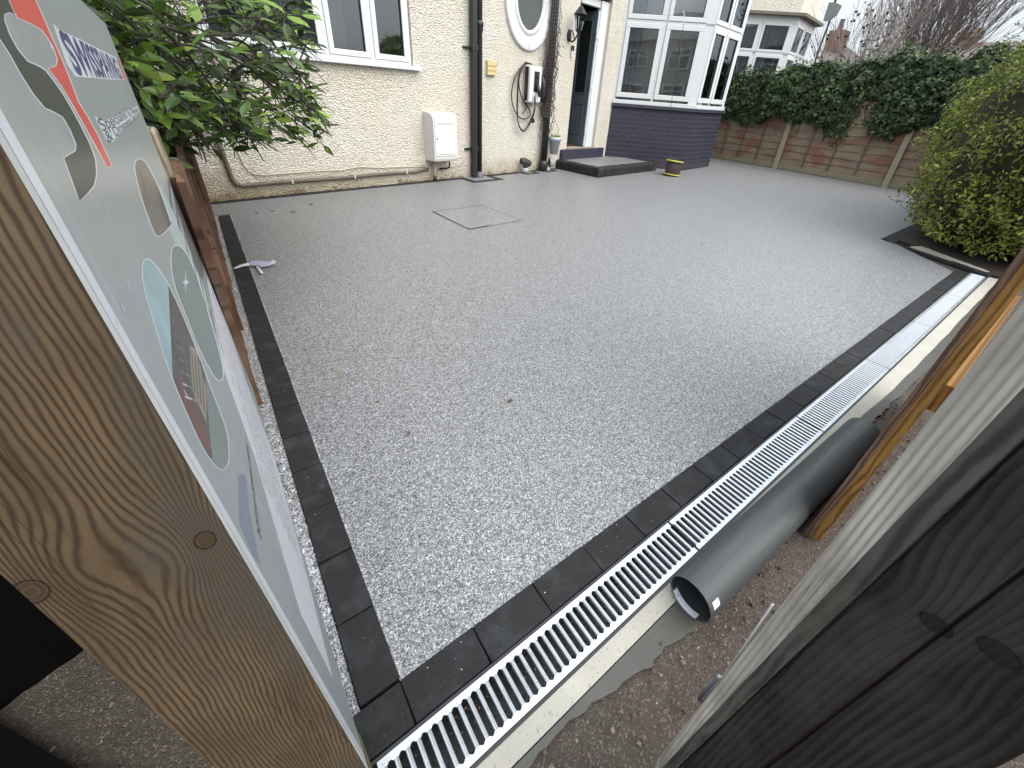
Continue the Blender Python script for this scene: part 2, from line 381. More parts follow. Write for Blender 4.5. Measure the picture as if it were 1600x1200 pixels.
# block edgings
def block(mb, x0, x1, y0, y1, rng, z1=.006, T=None):
    j = lambda a=.0015: (rng.random()-.5)*2*a
    z = z1+j(.0012)
    g = .0018
    b = [(x0+g+j(), y0+g+j(), -.03), (x1-g+j(), y0+g+j(), -.03), (x1-g+j(), y1-g+j(), -.03), (x0+g+j(), y1-g+j(), -.03)]
    mb.hexa(b, [(p[0], p[1], z+j(.0006)) for p in b], T)
rng = random.Random(11)
t = thing('block_edging', 'long charcoal paving block edging beside the left timber fence', 'kerb edging', (0, .47, 0))
y = .475; k = 0
while y < 4.95:
    mb = MB(); L = .196+.006*rng.random(); block(mb, -.043, .057, y, min(y+L, 4.985), rng); mb.build('paving_block', MT['block'], t, bevel=.003)
    y += L
# short return at the house end
t = thing('block_edging', 'charcoal paving block edging running along the metal drain', 'kerb edging', (0, .42, 0))
x = -.145
while x < 5.66:
    L = .196+.006*rng.random()
    if -.06 < x+L < -.0: L = .06-x-.0 if False else L
    mb = MB(); block(mb, x, min(x+L, 5.72), .374, .472, rng); mb.build('paving_block', MT['block'], t, bevel=.003)
    x += L
# kerb of the hedge bed
t = thing('bed_edging', 'dark angled block edging around the bed of the clipped hedge', 'kerb edging', (6.3, 1.2, 0))
def strip(mb, p, q, wd, z0, z1):
    p = np.array(p); q = np.array(q); d = (q-p)/np.linalg.norm(q-p); n = np.array([-d[1], d[0]])
    mb.prism([tuple(p), tuple(q), tuple(q+n*wd), tuple(p+n*wd)], z0, z1)
K1 = G(1375.7, 373.8)[:2]; K2 = G(1544, 431)[:2]; K3 = G(1450, 340.5)[:2]
mb = MB(); strip(mb, K1, K2, .055, -.03, .006); mb.build('edging_strip', MT['block'], t, bevel=.003)
dd = (K3-K1)/np.linalg.norm(K3-K1); Lk = .2
for i in range(int(np.linalg.norm(K3-K1)/Lk)+8):
    mb = MB(); a = K1+dd*(Lk*i+.002); b_ = K1+dd*(Lk*(i+1)-.002); strip(mb, b_, a, .15, -.03, .006); mb.build('paving_block', MT['block'], t, bevel=.003)
# strips of dark trim at the foot of the house and fence
t = thing('wall_foot_edging', 'thin black edging strip zigzagging along the foot of the cream house wall', 'kerb edging', HP, HA)
def lstrip(pts, wd=.065):
    mb = MB(HM)
    for i in range(len(pts)-1):
        (s0, o0), (s1, o1) = pts[i], pts[i+1]
        if abs(s1-s0) > abs(o1-o0): mb.box(min(s0, s1)-wd/2, max(s0, s1)+wd/2, -o0-wd/2, -o0+wd/2, -.02, .005)
        else: mb.box(s0-wd/2, s0+wd/2, -max(o0, o1)+wd/2+.001, -min(o0, o1)-wd/2-.001, -.02, .0052)
    return mb.build('edging_strip', MT['block'], t)
lstrip([(-.02, .051), (3.31, .051), (3.31, .37), (3.82, .37), (3.82, .051), (4.50, .051)], .098)
lstrip([(4.58, .03), (4.58, .225), (4.86, .225), (4.86, .04), (5.11, .04), (5.11, .21), (5.35, .21), (5.35, .04), (5.56, .04)], .06)
t = thing('fence_foot_edging', 'thin dark edging line at the foot of the weathered panel fence', 'kerb edging', (11.4, 4, 0))
mb = MB(); strip(mb, (11.46, 1.3), (11.39, 7.2), .045, -.02, .006); mb.build('edging_strip', MT['block'], t)

# manhole recessed in the drive
t = thing('manhole_cover', 'square recessed manhole cover filled with the same grey gravel surface', 'manhole cover', (2.3, 4.0, 0))
mh = [G(675, 331)[:2], G(733, 359)[:2], G(816.7, 344.8)[:2], G(753, 321)[:2]]
mb = MB(); wds = [.014, .006, .007, .011]
c = sum(mh)/4
for i in range(4):
    a = mh[i]; b_ = mh[(i+1) % 4]; d = (b_-a)/np.linalg.norm(b_-a); n = np.array([-d[1], d[0]])*wds[i]
    if i == 1:
        b2 = a+(b_-a)*.36; n2 = n/.006*.02; mb.poly([(*a, .0045), (*b2, .0045), (*(b2+n2), .0045), (*(a+n2), .0045)])
        a = b2
    mb.poly([(*a, .004), (*b_, .004), (*(b_+n), .004), (*(a+n), .004)])
mb.build('frame', MT['rubber'], t)
mb = MB(); q = [c+(p-c)*.975 for p in mh]; mb.poly([(*p, .003) for p in q]); mb.build('lid', MT['resin'], t)

# ------------------------------------------------------------------ drain channel
t = thing('drain_channel', 'black plastic drain channel set in concrete under the metal gratings', 'drain channel', (0, .3, 0))
mb = MB(); X0, X1 = -.3, 5.80
mb.box(X0, X1, .2365, .243, -.11, .002); mb.box(X0, X1, .366, .3725, -.11, .002); mb.box(X0, X1, .2366, .3724, -.115, -.109)
mb.build('channel_body', MT['black'], t)
pp = [(X0+2.6*rg.random()+.2, .245+.12*rg.random(), -.106) for _ in range(1500)]
o = pebbles('debris', pp, .002, .006, MT['stone'], 12, kind='stuff'); o.parent = t; o.matrix_parent_inverse = t.matrix_world.inverted()
def grate(x0, L, first=False):
    t = thing('drain_grating', '', 'drain grating', (x0, .305, 0), group='galvanised gratings laid end to end over the drain')
    y0, y1 = .2445, .3645; z = .004; mb = MB()
    nb = 40; p = L/nb; r = .0105; sl = p-.0115     # scalloped side rails
    for side in (0, 1):
        ya, yb = (y0, y0+.0165) if side == 0 else (y1-.0165, y1)
        pts_in = []
        for i in range(-1, nb):
            xa = x0+(i+.5)*p; m = 5
            for k in range(m+1):
                q = k/m; dep = .0045*math.sin(math.pi*q)
                xx = min(max(xa+.0058+(p-.0116)*q, x0+.0012+1e-5*k), x0+L-.0015-1e-5*(5-k))
                pts_in.append((xx, (yb-dep) if side == 0 else (ya+dep)))
        oy = ya if side == 0 else yb
        for i in range(len(pts_in)-1):
            a, b_ = pts_in[i], pts_in[i+1]
            P4 = [(a[0], oy), (b_[0], oy), (b_[0], b_[1]), (a[0], a[1])]
            if side == 1: P4 = P4[::-1]
            mb.prism(P4, z-.0045, z)
        mb.box(x0+.0012, x0+L-.0015, oy if side == 0 else oy-.0015, oy+.0015 if side == 0 else oy, z-.02, z-.005)
    mb.build('side_rail', MT['galv'], t)
    mb = MB()
    for i in range(nb):
        xc = x0+(i+.5)*p
        hw = .0048; n = 6; prof = [(-hw, z-.010), (-hw, z-.001), (-hw*.62, z+.0008), (-hw*.28, z+.0002), (0, z+.0012), (hw*.28, z+.0002), (hw*.62, z+.0008), (hw, z-.001), (hw, z-.010)]
        ya, yb = y0+.0155, y1-.0155
        vs = [(xc+a, ya, c_) for a, c_ in prof]+[(xc+a, yb, c_) for a, c_ in prof]; m = len(prof)
        mb.add(vs, [(k, k+1, m+k+1, m+k) for k in range(m-1)]+[tuple(range(m-1, -1, -1)), tuple(range(m, 2*m))])
    mb.build('bars', MT['galv'], t)
    return t
gl_ = ['nearest galvanised grating, cut off at the bottom edge beside the timber post', 'galvanised grating lying next to the open end of the grey pipe', 'galvanised grating beside the middle of the grey pipe',
       'galvanised grating just past the far end of the grey pipe', 'galvanised grating second from the hedge bed', 'farthest galvanised grating, ending at the hedge bed kerb']
x0 = -.040-.0; Ls = [1.005, .985, .93, .955, .955, .965]
for i, L in enumerate(Ls):
    g = grate(x0, L-.006); g['label'] = gl_[i]; x0 += L
    if i == 0: g0 = g
# maker's stamp on the end of the first grating
def text_mesh(name, s, size, mat, parent, place, ext=0, bold=0, sx=1.0, align='LEFT'):
    cu = bpy.data.curves.new(name, 'FONT'); cu.body = s; cu.size = 1; cu.offset = bold; cu.align_x = align
    ob = bpy.data.objects.new(name+'_tmp', cu); COL.objects.link(ob); bpy.context.view_layer.update()
    me = bpy.data.meshes.new_from_object(ob); COL.objects.unlink(ob); bpy.data.objects.remove(ob)
    wx = max(v.co.x for v in me.vertices) if len(me.vertices) else 1
    vs = [place(v.co.x*size*sx, v.co.y*size) for v in me.vertices]; fs = [tuple(p.vertices) for p in me.polygons]
    bpy.data.meshes.remove(me)
    mb = MB(); mb.add(vs, fs); return mb.build(name, mat, parent)
MT['stamp'] = simple('stamped_mark', (.40, .41, .42), .5)
text_mesh('stamp', 'ACO', .011, MT['stamp'], g0, lambda a, b: (-.034+a*.9, .3515+b, .0046))

# concrete haunch, mortar patch
cy0 = .192*1.0
MB().prism([(-.5, .193), (.9, .193), (.9, .2362), (-.5, .2362)], -.03, .0).build('concrete_strip', MT['concrete'], kind='structure')
mb = MB(); xs = np.linspace(.902, 5.80, 26); rr = random.Random(3)
pts = [(x, .2362) for x in xs[::-1]]+[(x, .193-(.03 if x > 1.9 else 0)*min(1, (x-1.9))+rr.uniform(-.004, .004)) for x in xs]
MB().prism([(p[0], p[1]) for p in pts], -.03, .0).build('concrete_strip', MT['concrete'], kind='structure')
mb = MB(); pts = []
edge = [G(780, 1250)[:2], G(842, 1180)[:2], G(880, 1140)[:2], G(915, 1112)[:2], G(950, 1085)[:2], G(985, 1062)[:2], G(1015, 1040)[:2], G(1040, 1012)[:2], G(1085, 985)[:2], (1.0, .150), (1.5, .155), (2.2, .145), (3.0, .12), (4.0, .08), (5.6, .06)]
pts = [(-.3, .190), (-.3, .12)]+[(e[0], e[1]+rr.uniform(-.004, .004)) for e in edge]+[(5.6, .190)]
P2 = []
for i in range(len(pts)-1):
    a, b_ = np.array(pts[i]), np.array(pts[i+1]); n = max(1, int(np.linalg.norm(b_-a)/.02)) if 0 < i < len(pts)-2 else 1
    for k in range(n): q = a+(b_-a)*k/n; P2.append((q[0]+(rr.uniform(-.003, .003) if n > 1 else 0), q[1]+(rr.uniform(-.005, .005) if n > 1 else 0)))
P2.append(pts[-1])
MB().prism(P2, -.03, -.001).build('mortar_strip', MT['wet'], kind='structure')

# ------------------------------------------------------------------ left timber post, sign, fence
kn1 = (-.086, .895); kn2 = (-.181, .918)
MT['post'] = m_wood('sawn_treated_pine', (.046, .029, .016), (.128, .089, .050), 'Z', 215, .0065, [(kn1[0], kn1[1], .026, .034, 2.2), (kn2[0], kn2[1], .03, .034, 2.0)], .52, .86, dirt=(.068, .064, .058), along=-3.4)
MT['postside'] = m_wood('greenish_treated_pine', (.12, .10, .045), (.22, .20, .10), 'ZY', 70, .01)
def lerp(a, b, t): return a+(b-a)*t
t = thing('timber_post', 'large sawn timber gate post with knots filling the left foreground', 'timber post', (-.1, .37, 0))
def PX(z): return (-.0435-.036*min(1, (z+.1)/1.4), -.1815-.0035*(z+.1))
mb = MB(); zs = np.linspace(-.1, 1.5, 9)
for i in range(8):
    za, zb = zs[i], zs[i+1]; ra, la = PX(za); rb, lb = PX(zb)
    mb.hexa([(la, .325, za), (ra, .325, za), (ra-.007, .425, za), (la, .425, za)], [(lb, .325, zb), (rb, .325, zb), (rb-.007, .425, zb), (lb, .425, zb)])
o = mb.build('post_shaft', [MT['post'], MT['postside']], t)
for p in o.data.polygons:
    if p.normal.x > .8: p.material_index = 1
bm = bmesh.new(); bm.from_mesh(o.data); bmesh.ops.remove_doubles(bm, verts=bm.verts, dist=1e-5)
bmesh.ops.delete(bm, geom=[f for f in bm.faces if abs(f.normal.z) > .9 and 0 < f.calc_center_median().z < 1.4 and f.calc_center_median().z > -.05], context='FACES'); bm.to_mesh(o.data); bm.free()
b = o.modifiers.new('bevel', 'BEVEL'); b.width = .0015; b.segments = 2; b.limit_method = 'ANGLE'; b.angle_limit = R_(60)

# sign board fixed to the post
NB = np.array([-.0492, .3253, .150]); FB = np.array([-.085, 1.68, .15]); NTp = np.array([-.0788, .3253, 1.36]); FT = np.array([-.104, 1.68, 1.326])
su = FB-NB; sv = NTp-NB; SN = np.cross(su, sv); SN /= np.linalg.norm(SN)
if SN[0] < 0: SN = -SN
SW = 1.345
eu = np.array([0, 1, 0.]); eu = eu-SN*(eu@SN); eu /= np.linalg.norm(eu); ev = np.cross(SN, eu); ev = ev if ev[2] > 0 else -ev
def S3(u, v, d=0):
    if d > 0: d = d*.13
    return NB+eu*u+ev*v+SN*d
def SUV(px, py): p = ONP(px, py, NB, SN)-NB; return (p@eu, p@ev)
def S4(px, py, d): u, v = SUV(px, py); return S3(u, v, d)
sb = thing('company_sign', 'grey company sign with red and black logo screwed to the timber post', 'sign board', tuple(NB))
N = NT('sign_print_sheen'); n = N.noise(3, 4); sc_ = N.noise(1, 4, .7, N.map(N.co(), (1, 14, 3)))
MT['sign'] = N.done(N.mix(N.ramp(sc_, [(.53, 0.0), (.70, .5)]), N.mix(n, (.30, .335, .33), (.40, .43, .425)), (.55, .58, .59)), .28, spec=.5)  # lighter streaks are reflections painted into the board colour
MT['signwhite'] = simple('sign_white', (.72, .75, .80), .3, .08, 12)
MT['s_red'] = simple('sign_red', (.72, .10, .085), .3, .08, 9); MT['s_dark'] = simple('sign_charcoal', (.045, .052, .05), .3, .12, 9)
MT['s_blue'] = simple('sign_blue', (.055, .06, .20), .3, .1); MT['s_ink'] = simple('sign_ink', (.07, .08, .11), .4)
MT['s_sky'] = simple('print_sky', (.34, .50, .53), .3, .4, 16); MT['s_roof'] = simple('print_roof', (.085, .065, .06), .3, .9, 45)
MT['s_wall'] = simple('print_cream', (.33, .28, .20), .3, .2, 12); MT['s_brick'] = simple('print_brick', (.16, .045, .035), .3, .4, 30)
MT['s_grn'] = simple('print_grey_green', (.20, .26, .24), .3, .2, 5); MT['s_pale'] = simple('print_pale', (.45, .55, .53), .3, .1, 5); MT['s_gry'] = simple('print_dark_grey', (.10, .10, .10), .3, .3, 12)
N = NT('print_patio'); MT['s_patio'] = N.done(N.mix(N.noise(20), (.14, .12, .09), (.24, .21, .17)), .3)
uT, vT = SUV(166, 38); uL, vL = SUV(388, 600)
UW = 1.345
TOPV = lambda u: lerp(NTp[2]-NB[2]+.03, vT, min(1, u/UW))
outl = [(-.001, 0), (UW, -.0), (UW, vT), (-.001, vT+.02)]
mb = MB()
for d0, d1 in ((-.0025, 0),):
    vs = [S3(u, v, d0) for u, v in outl]+[S3(u, v, d1) for u, v in outl]
    mb.add(vs, [(3, 2, 1, 0), (4, 5, 6, 7), (0, 1, 5, 4), (1, 2, 6, 5), (2, 3, 7, 6), (3, 0, 4, 7)])
mb.build('panel', MT['sign'], sb)
def spoly(pts, d, mat, name, px=True, mirror=False):
    P = [S4(*p, d) if px else S3(p[0], p[1], d) for p in pts]
    me = bpy.data.meshes.new(name); 
    bm = bmesh.new(); vs = [bm.verts.new(Vector(p)) for p in P]
    f = bm.faces.new(vs); f.normal_update()
    if f.normal.dot(Vector(SN)) < 0: f.normal_flip()
    bmesh.ops.triangulate(bm, faces=[f]); bm.to_mesh(me); bm.free(); me.materials.append(mat)
    o = bpy.data.objects.new(name, me); COL.objects.link(o); o.parent = sb; o.matrix_parent_inverse = sb.matrix_world.inverted(); return o
def smooth_poly(pts, n=6):
    out_ = []; k = len(pts)
    for i in range(k):
        p0, p1, p2, p3 = [np.array(pts[(i+j-1) % k], float) for j in range(4)]
        for q in range(n):
            t_ = q/n; out_.append(tuple(.5*((2*p1)+(-p0+p2)*t_+(2*p0-5*p1+4*p2-p3)*t_**2+(-p0+3*p1-3*p2+p3)*t_**3)))
    return out_
# white margin down the near edge
mb = MB(); 
for v0, v1 in ((0, 1.25),):
    vs = [S3(-.0008, v0, .001), S3(.021, v0+.02, .001), S3(.015, .93, .001), S3(.019, 1.10, .001), S3(.028, 1.16, .001), S3(.0, 1.16, .001)]
    mb.add(vs, [(0, 1, 2, 3, 4, 5)])
mb.build('white_margin', MT['signwhite'], sb)
# logo (pixel outlines laid on the board)
def offs(pts, k):
    c = np.mean(pts, 0); res = []
    n = len(pts); A = sum(pts[i][0]*pts[(i+1) % n][1]-pts[(i+1) % n][0]*pts[i][1] for i in range(n)); sg = 1 if A > 0 else -1
    for i in range(n):
        a, b_, c_ = np.array(pts[i-1], float), np.array(pts[i], float), np.array(pts[(i+1) % n], float)
        t1 = (b_-a)/max(1e-6, np.linalg.norm(b_-a)); t2 = (c_-b_)/max(1e-6, np.linalg.norm(c_-b_)); m = t1+t2
        if np.linalg.norm(m) < 1e-6: m = t1
        m /= np.linalg.norm(m); res.append(tuple(b_+np.array([m[1], -m[0]])*sg*k))
    return res
red = [(12, -6), (52, -6), (66, 25), (82, 62), (97, 95), (114, 138), (122, 160), (136, 182), (150, 207), (174, 258), (168, 262), (152, 232), (130, 192), (112, 160), (96, 134), (76, 107), (88, 103), (90, 92), (82, 70), (66, 47), (46, 35), (28, 28), (20, 14)]
drk = [(-6, -20), (10, -6), (18, 12), (23, 22), (14, 19), (6, 22), (6, 32), (14, 54), (26, 76), (42, 96), (58, 103), (70, 110), (84, 128), (98, 148), (112, 172), (126, 198), (138, 222), (148, 248), (150, 272), (146, 290), (136, 302), (124, 314), (112, 280), (100, 247), (118, 236), (119, 225), (110, 203), (98, 182), (84, 174), (70, 168), (52, 146), (34, 118), (14, 82), (-6, 52)]
spoly(offs(red, 1.6), .0006, MT['signwhite'], 'logo_outline'); spoly(offs(drk, 2.0), .0007, MT['signwhite'], 'logo_outline')
hole1 = [(12, 40), (14, 34), (22, 32), (36, 38), (52, 44), (66, 50), (78, 68), (86, 90), (82, 95), (70, 95), (62, 98), (46, 92), (30, 76), (18, 56)]
spoly(red, .0012, MT['s_red'], 'logo_red'); spoly(drk, .0013, MT['s_dark'], 'logo_black')
# lettering
def sign_text(name, s, p_tl, p_bl, p_tr, p_br, mat, d, bold=0.0):
    a, b_, c_, e_ = [np.array(SUV(*p)) for p in (p_bl, p_br, p_tl, p_tr)]
    cu = bpy.data.curves.new(name, 'FONT'); cu.body = s; cu.size = 1; cu.offset = bold
    ob = bpy.data.objects.new('tmp_text', cu); COL.objects.link(ob); bpy.context.view_layer.update()
    me = bpy.data.meshes.new_from_object(ob); bpy.data.objects.remove(ob)
    xs = [v.co.x for v in me.vertices]; x0, x1 = min(xs), max(xs); y0, y1 = 0, .73
    vs = []
    for v in me.vertices:
        p = (v.co.x-x0)/(x1-x0); q = (v.co.y-y0)/(y1-y0); w_ = (a*(1-p)+b_*p)*(1-q)+(c_*(1-p)+e_*p)*q; vs.append(S3(w_[0], w_[1], d))
    mb = MB(); mb.add(vs, [tuple(p.vertices) for p in me.polygons]); bpy.data.meshes.remove(me); return mb.build(name, mat, sb)
# band of white behind the name, then the name
spoly([(82, 36), (92, 46), (122, 60), (150, 74), (182, 90), (197, 126), (170, 124), (118, 120), (104, 100)], .0006, MT['signwhite'], 'name_outline')
sign_text('name_lettering', 'SWISSPAVING', (87, 43), (119, 114), (178, 90), (191, 123), MT['s_blue'], .0014, .035)
sign_text('name_lettering', 'UK', (179, 90), (192, 123), (185, 93), (198, 125), MT['s_red'], .0014, .03)
spoly([(147, 181), (162, 189), (190, 178), (214, 166), (219, 179), (196, 198), (176, 222), (166, 218)], .0006, MT['signwhite'], 'strapline_outline')
sign_text('strapline', 'Specialist in Resin', (150, 185), (161, 206), (212, 167), (216, 174), MT['s_ink'], .0014, .01)
sign_text('strapline', '& Driveway Services', (161, 206), (170, 224), (215, 173), (219, 180), MT['s_ink'], .0014, .01)
# oval pictures
def oval(pts_px, parts, nm):
    o_ = smooth_poly(pts_px, 6); spoly(offs(o_, 1.5), .0006, MT['signwhite'], nm); return o_
ov1 = oval([(224, 412), (233, 406), (250, 425), (270, 460), (300, 530), (330, 610), (352, 670), (357, 712), (352, 730), (340, 730), (318, 700), (290, 640), (262, 570), (240, 500), (225, 445)], None, 'picture_rim')
def clip(poly_a, half):   # clip polygon by halfplane  ax+by<=c
    a, b_, c_ = half; out_ = []; n = len(poly_a)
    for i in range(n):
        p, q = poly_a[i], poly_a[(i+1) % n]; fp = a*p[0]+b_*p[1]-c_; fq = a*q[0]+b_*q[1]-c_
        if fp <= 0: out_.append(p)
        if fp*fq < 0: t_ = fp/(fp-fq); out_.append((p[0]+(q[0]-p[0])*t_, p[1]+(q[1]-p[1])*t_))
    return out_
def line(p, q): a = q[1]-p[1]; b_ = -(q[0]-p[0]); return (a, b_, a*p[0]+b_*p[1])   # points left/right
spoly(ov1, .0010, MT['s_sky'], 'picture')
L1 = line((262, 430), (272, 640)); h = clip(ov1, (-L1[0], -L1[1], -L1[2])); spoly(h, .0013, MT['s_roof'], 'picture')
L2 = line((250, 560), (330, 735)); 
spoly([(296, 540), (306, 545), (322, 610), (322, 660), (300, 610)], .0016, MT['s_wall'], 'picture')
spoly([(274, 590), (290, 608), (330, 700), (332, 716), (318, 694), (290, 640)], .0016, MT['s_brick'], 'picture')
h = clip(ov1, line((318, 560), (332, 735)) if False else tuple(-x for x in line((318, 560), (332, 735)))); spoly(h, .0015, MT['s_grn'], 'picture')
ov2 = oval([(268, 396), (276, 384), (290, 395), (306, 430), (325, 490), (342, 550), (348, 582), (344, 594), (334, 586), (312, 545), (290, 490), (272, 440)], None, 'picture_rim')
spoly(ov2, .0010, MT['s_grn'], 'picture')
st = []
for i in range(8):
    an = math.pi*2*i/8; r = (9, 2.2)[i % 2]; st.append((290+r*math.cos(an)*.55, 441+r*math.sin(an)*2.2))
spoly(st, .0016, MT['signwhite'], 'star')
ov3 = oval([(212, 254), (220, 249), (232, 262), (250, 300), (266, 345), (268, 350), (250, 368), (240, 360), (222, 310), (212, 270)], None, 'picture_rim')
spoly(ov3, .0010, MT['s_gry'], 'picture'); h = clip(ov3, line((232, 255), (262, 352))); spoly(h, .0013, MT['s_patio'], 'picture')
spoly([(240, 290), (252, 290), (300, 400), (330, 480), (322, 490), (290, 420), (262, 350)], .0004, MT['s_pale'], 'print_block')
spoly([(264, 278), (268, 274), (290, 320), (305, 370), (318, 420), (318, 440), (306, 420), (284, 350)], .0009, MT['s_gry'], 'picture')
# pale lower panel and rows of small print
spoly([(322, 430), (332, 440), (386, 598), (430, 720), (480, 900), (520, 1060), (470, 960), (440, 860), (400, 720), (350, 580)], .0005, MT['signwhite'], 'print_panel')
spoly([(372, 742), (384, 742), (390, 800), (404, 870), (408, 884), (396, 870), (374, 818)], .0008, simple('print_slate', (.20, .24, .32), .3), 'print_block')
mb = MB(); mr = MB(); rgt = random.Random(21)
for r in range(17):
    v = .985-.052*r if False else .80-.043*r
    for seg in range(150):
        u = .36+seg*.0065+rgt.random()*.001
        if u > UW-.04 or rgt.random() < .16: continue
        p_ = S3(u, v)
        mbx = mb; mb.mi = 1 if (r in (7, 8) and .5 < u < 1.1) else 0
        hgt = .015*(.55+.45*rgt.random()); wd = .0040*(.6+.6*rgt.random())
        if r < 9 and u < .95-.05*r: continue
        vs = [S3(u, v, .0011), S3(u+wd, v, .0011), S3(u+wd, v+hgt, .0011), S3(u, v+hgt, .0011)]
        mbx.add(vs, [(0, 1, 2, 3)])
mb.build('small_print', [MT['s_ink'], MT['s_red']], sb)
sign_text('panel_lettering', 'RESIN DRIVES PATIOS', (384, 690), (388, 700), (402, 832), (409, 846), MT['s_ink'], .0015, .02)
# tiles, gutter line and window lines in the printed pictures, scuffs on the board
md = MB(); ml = md
def pline(m_, p, q, w_, d=.0024):
    m_.mi = int(w_ in (.0025, .003)); a, b_ = np.array(SUV(*p)), np.array(SUV(*q)); dv_ = (b_-a)/np.linalg.norm(b_-a); nn_ = np.array([-dv_[1], dv_[0]])*w_/2
    m_.add([S3(*(a-nn_), d), S3(*(b_-nn_), d), S3(*(b_+nn_), d), S3(*(a+nn_), d)], [(0, 1, 2, 3)])
for i in range(9): pline(md, (266+i*3.4, 458+i*14), (271+i*4.6, 545+i*13), .004)
for i in range(7): pline(ml, (270+i*3, 500+i*20), (276+i*5, 512+i*19), .0025)
for i in range(4): pline(md, (299+i*5, 548+i*6), (304+i*5, 612+i*10), .004)
for i in range(6): pline(md, (217+i*6, 262+i*9), (228+i*6, 312+i*9), .006)
for i in range(4): pline(ml, (222+i*7, 268+i*12), (238+i*6, 330+i*7), .003)
for i in range(5): pline(md, (272+i*5, 300+i*14), (280+i*5, 338+i*16), .005)
md.build('print_lines', [MT['s_gry'], MT['s_pale']], sb, kind='stuff')
mc = MB(); rq = random.Random(77)
for _ in range(46):
    x_, y_ = rq.uniform(60, 330), rq.uniform(60, 620)
    if not (30+y_*.30 < x_ < 150+y_*.36): continue
    L_ = rq.uniform(4, 18); pline(mc, (x_, y_), (x_+L_*.45+rq.uniform(-3, 3), y_+L_), rq.uniform(.0008, .003), .0028)
mc.m = [0]*len(mc.m); mc.build('scuffs', MT['signwhite'], sb)
# screw holding the board
mb = MB()
# fence beyond the sign
MT['fencewood'] = m_wood('brown_stained_featheredge', (.085, .045, .028), (.19, .115, .075), 'ZY', 60, .01, dirt=(.10, .075, .06))
MT['oldpost'] = m_wood('pale_weathered_pine', (.13, .10, .06), (.30, .255, .18), 'Z', 60, .01, dirt=(.20, .20, .15))
t = thing('timber_fence', 'low brown featheredge board fence between the sign and the house wall', 'fence', (-.09, 3.7, 0))
y = 1.66; rf = random.Random(5)
while y < 5.5:
    wv = .125+rf.uniform(-.01, .01); tt = rf.uniform(-.006, .008); lean = rf.uniform(-.006, .006)
    mb = MB(); zb = .05+rf.uniform(-.02, .01); zt = .93+rf.uniform(-.015, .015)+(y-1.9)*-.03
    xf = -.080+tt
    b4 = [(xf-.016, y, zb), (xf+.006, y, zb), (xf-.009, y+wv, zb), (xf-.016, y+wv, zb)]
    mb.hexa(b4, [(p[0]+lean, p[1], zt) for p in b4]); mb.build('board', MT['fencewood'], t)
    y += wv-.012
for zr in (.2, .75):
    MB().box(-.14, -.10, 1.9, 5.5, zr, zr+.07).build('rail', MT['oldpost'], t)
MB().box(-.105, -.088, 1.0, 5.5, -.03, .075).build('gravel_board', MT['oldpost'], t, bevel=.002)
t = thing('fence_post', 'weathered pale fence post with rounded top behind the sign, under the shrub', 'fence post', (-.13, 1.80, 0))
p0 = ONP(268, 200, (0, 1.80, 0), np.array([0, 1., 0]))
MB().box(-.195, -.098, 1.80, 1.895, -.05, 1.075).build('post_shaft', MT['oldpost'], t, bevel=.014, seg=3)
# dark boards in the lower left corner
MT['blackwood'] = m_wood('black_stained_timber', (.006, .006, .006), (.017, .017, .017), 'ZY', 70, .012, rough=.6, dirt=(.028, .028, .028))
t = thing('dark_board_panel', 'dark timber panel with painted-in deep shade standing on the soil behind the left post', 'fence panel', (-.9, .95, 0))
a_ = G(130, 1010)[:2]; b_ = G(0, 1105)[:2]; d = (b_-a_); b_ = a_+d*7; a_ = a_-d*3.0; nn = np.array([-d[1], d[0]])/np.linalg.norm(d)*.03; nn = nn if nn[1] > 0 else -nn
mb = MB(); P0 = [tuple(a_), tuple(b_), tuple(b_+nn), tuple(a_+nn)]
mb.prism(P0 if True else P0, -.02, 1.5); mb.build('board', simple('shade_darkened_board', (.003, .003, .003), 1, .3, 5, spec=.05), t)  # dark board, with the deep shade it stands in put into its colour
t = thing('dark_plank', 'dark plank with painted-in deep shade lying on the soil in the bottom left corner', 'plank', (-.8, .6, 0))
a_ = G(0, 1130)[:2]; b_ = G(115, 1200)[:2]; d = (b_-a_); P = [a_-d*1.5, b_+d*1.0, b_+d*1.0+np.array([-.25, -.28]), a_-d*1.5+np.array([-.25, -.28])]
mb = MB(); mb.prism([tuple(p) for p in P][::-1], -.01, .03); mb.build('board', simple('shade_darkened_plank', (.003, .003, .003), 1, .3, 5, spec=.05), t)  # plank colour blackened the same way to paint in deep shade

# ------------------------------------------------------------------ right: gate leaves and posts
knR = []
def RP(px, py, X): return ONP(px, py, (X, 0, 0), np.array([1., 0, 0]))
kA = RP(1462, 976, .42); kB = RP(1560, 1020, .42); kC = RP(1540, 735, .42)
MT['greywood'] = m_wood('silvered_pine', (.34, .315, .27), (.50, .48, .43), 'ZY', 150, .0018, lo=.5, hi=.95, dirt=(.20, .17, .14), along=.5, bump=.8)
MT['stainwood'] = m_wood('black_stained_gate_board', (.0115, .0105, .010), (.0245, .0225, .021), 'ZY', 120, .003, [(kA[1], kA[2], .040, .018, 1.4), (kB[1], kB[2], .045, .02, 1.4), (kC[1], kC[2], .02, .01, 1.4)], rough=.55, dirt=(.045, .044, .042), bump=.7)
MT['stainwood2'] = m_wood('faded_stained_edge', (.035, .033, .032), (.085, .082, .078), 'ZY', 75, .012, rough=.6, dirt=(.14, .12, .09))
MT['redbrown'] = simple('red_brown_tongue', (.05, .018, .012), .6, .3, 20)
t = thing('stained_gate', 'near gate of black stained boards with silvered bare edge, lower right corner', 'gate', (.45, -.4, 0))
XG = .42
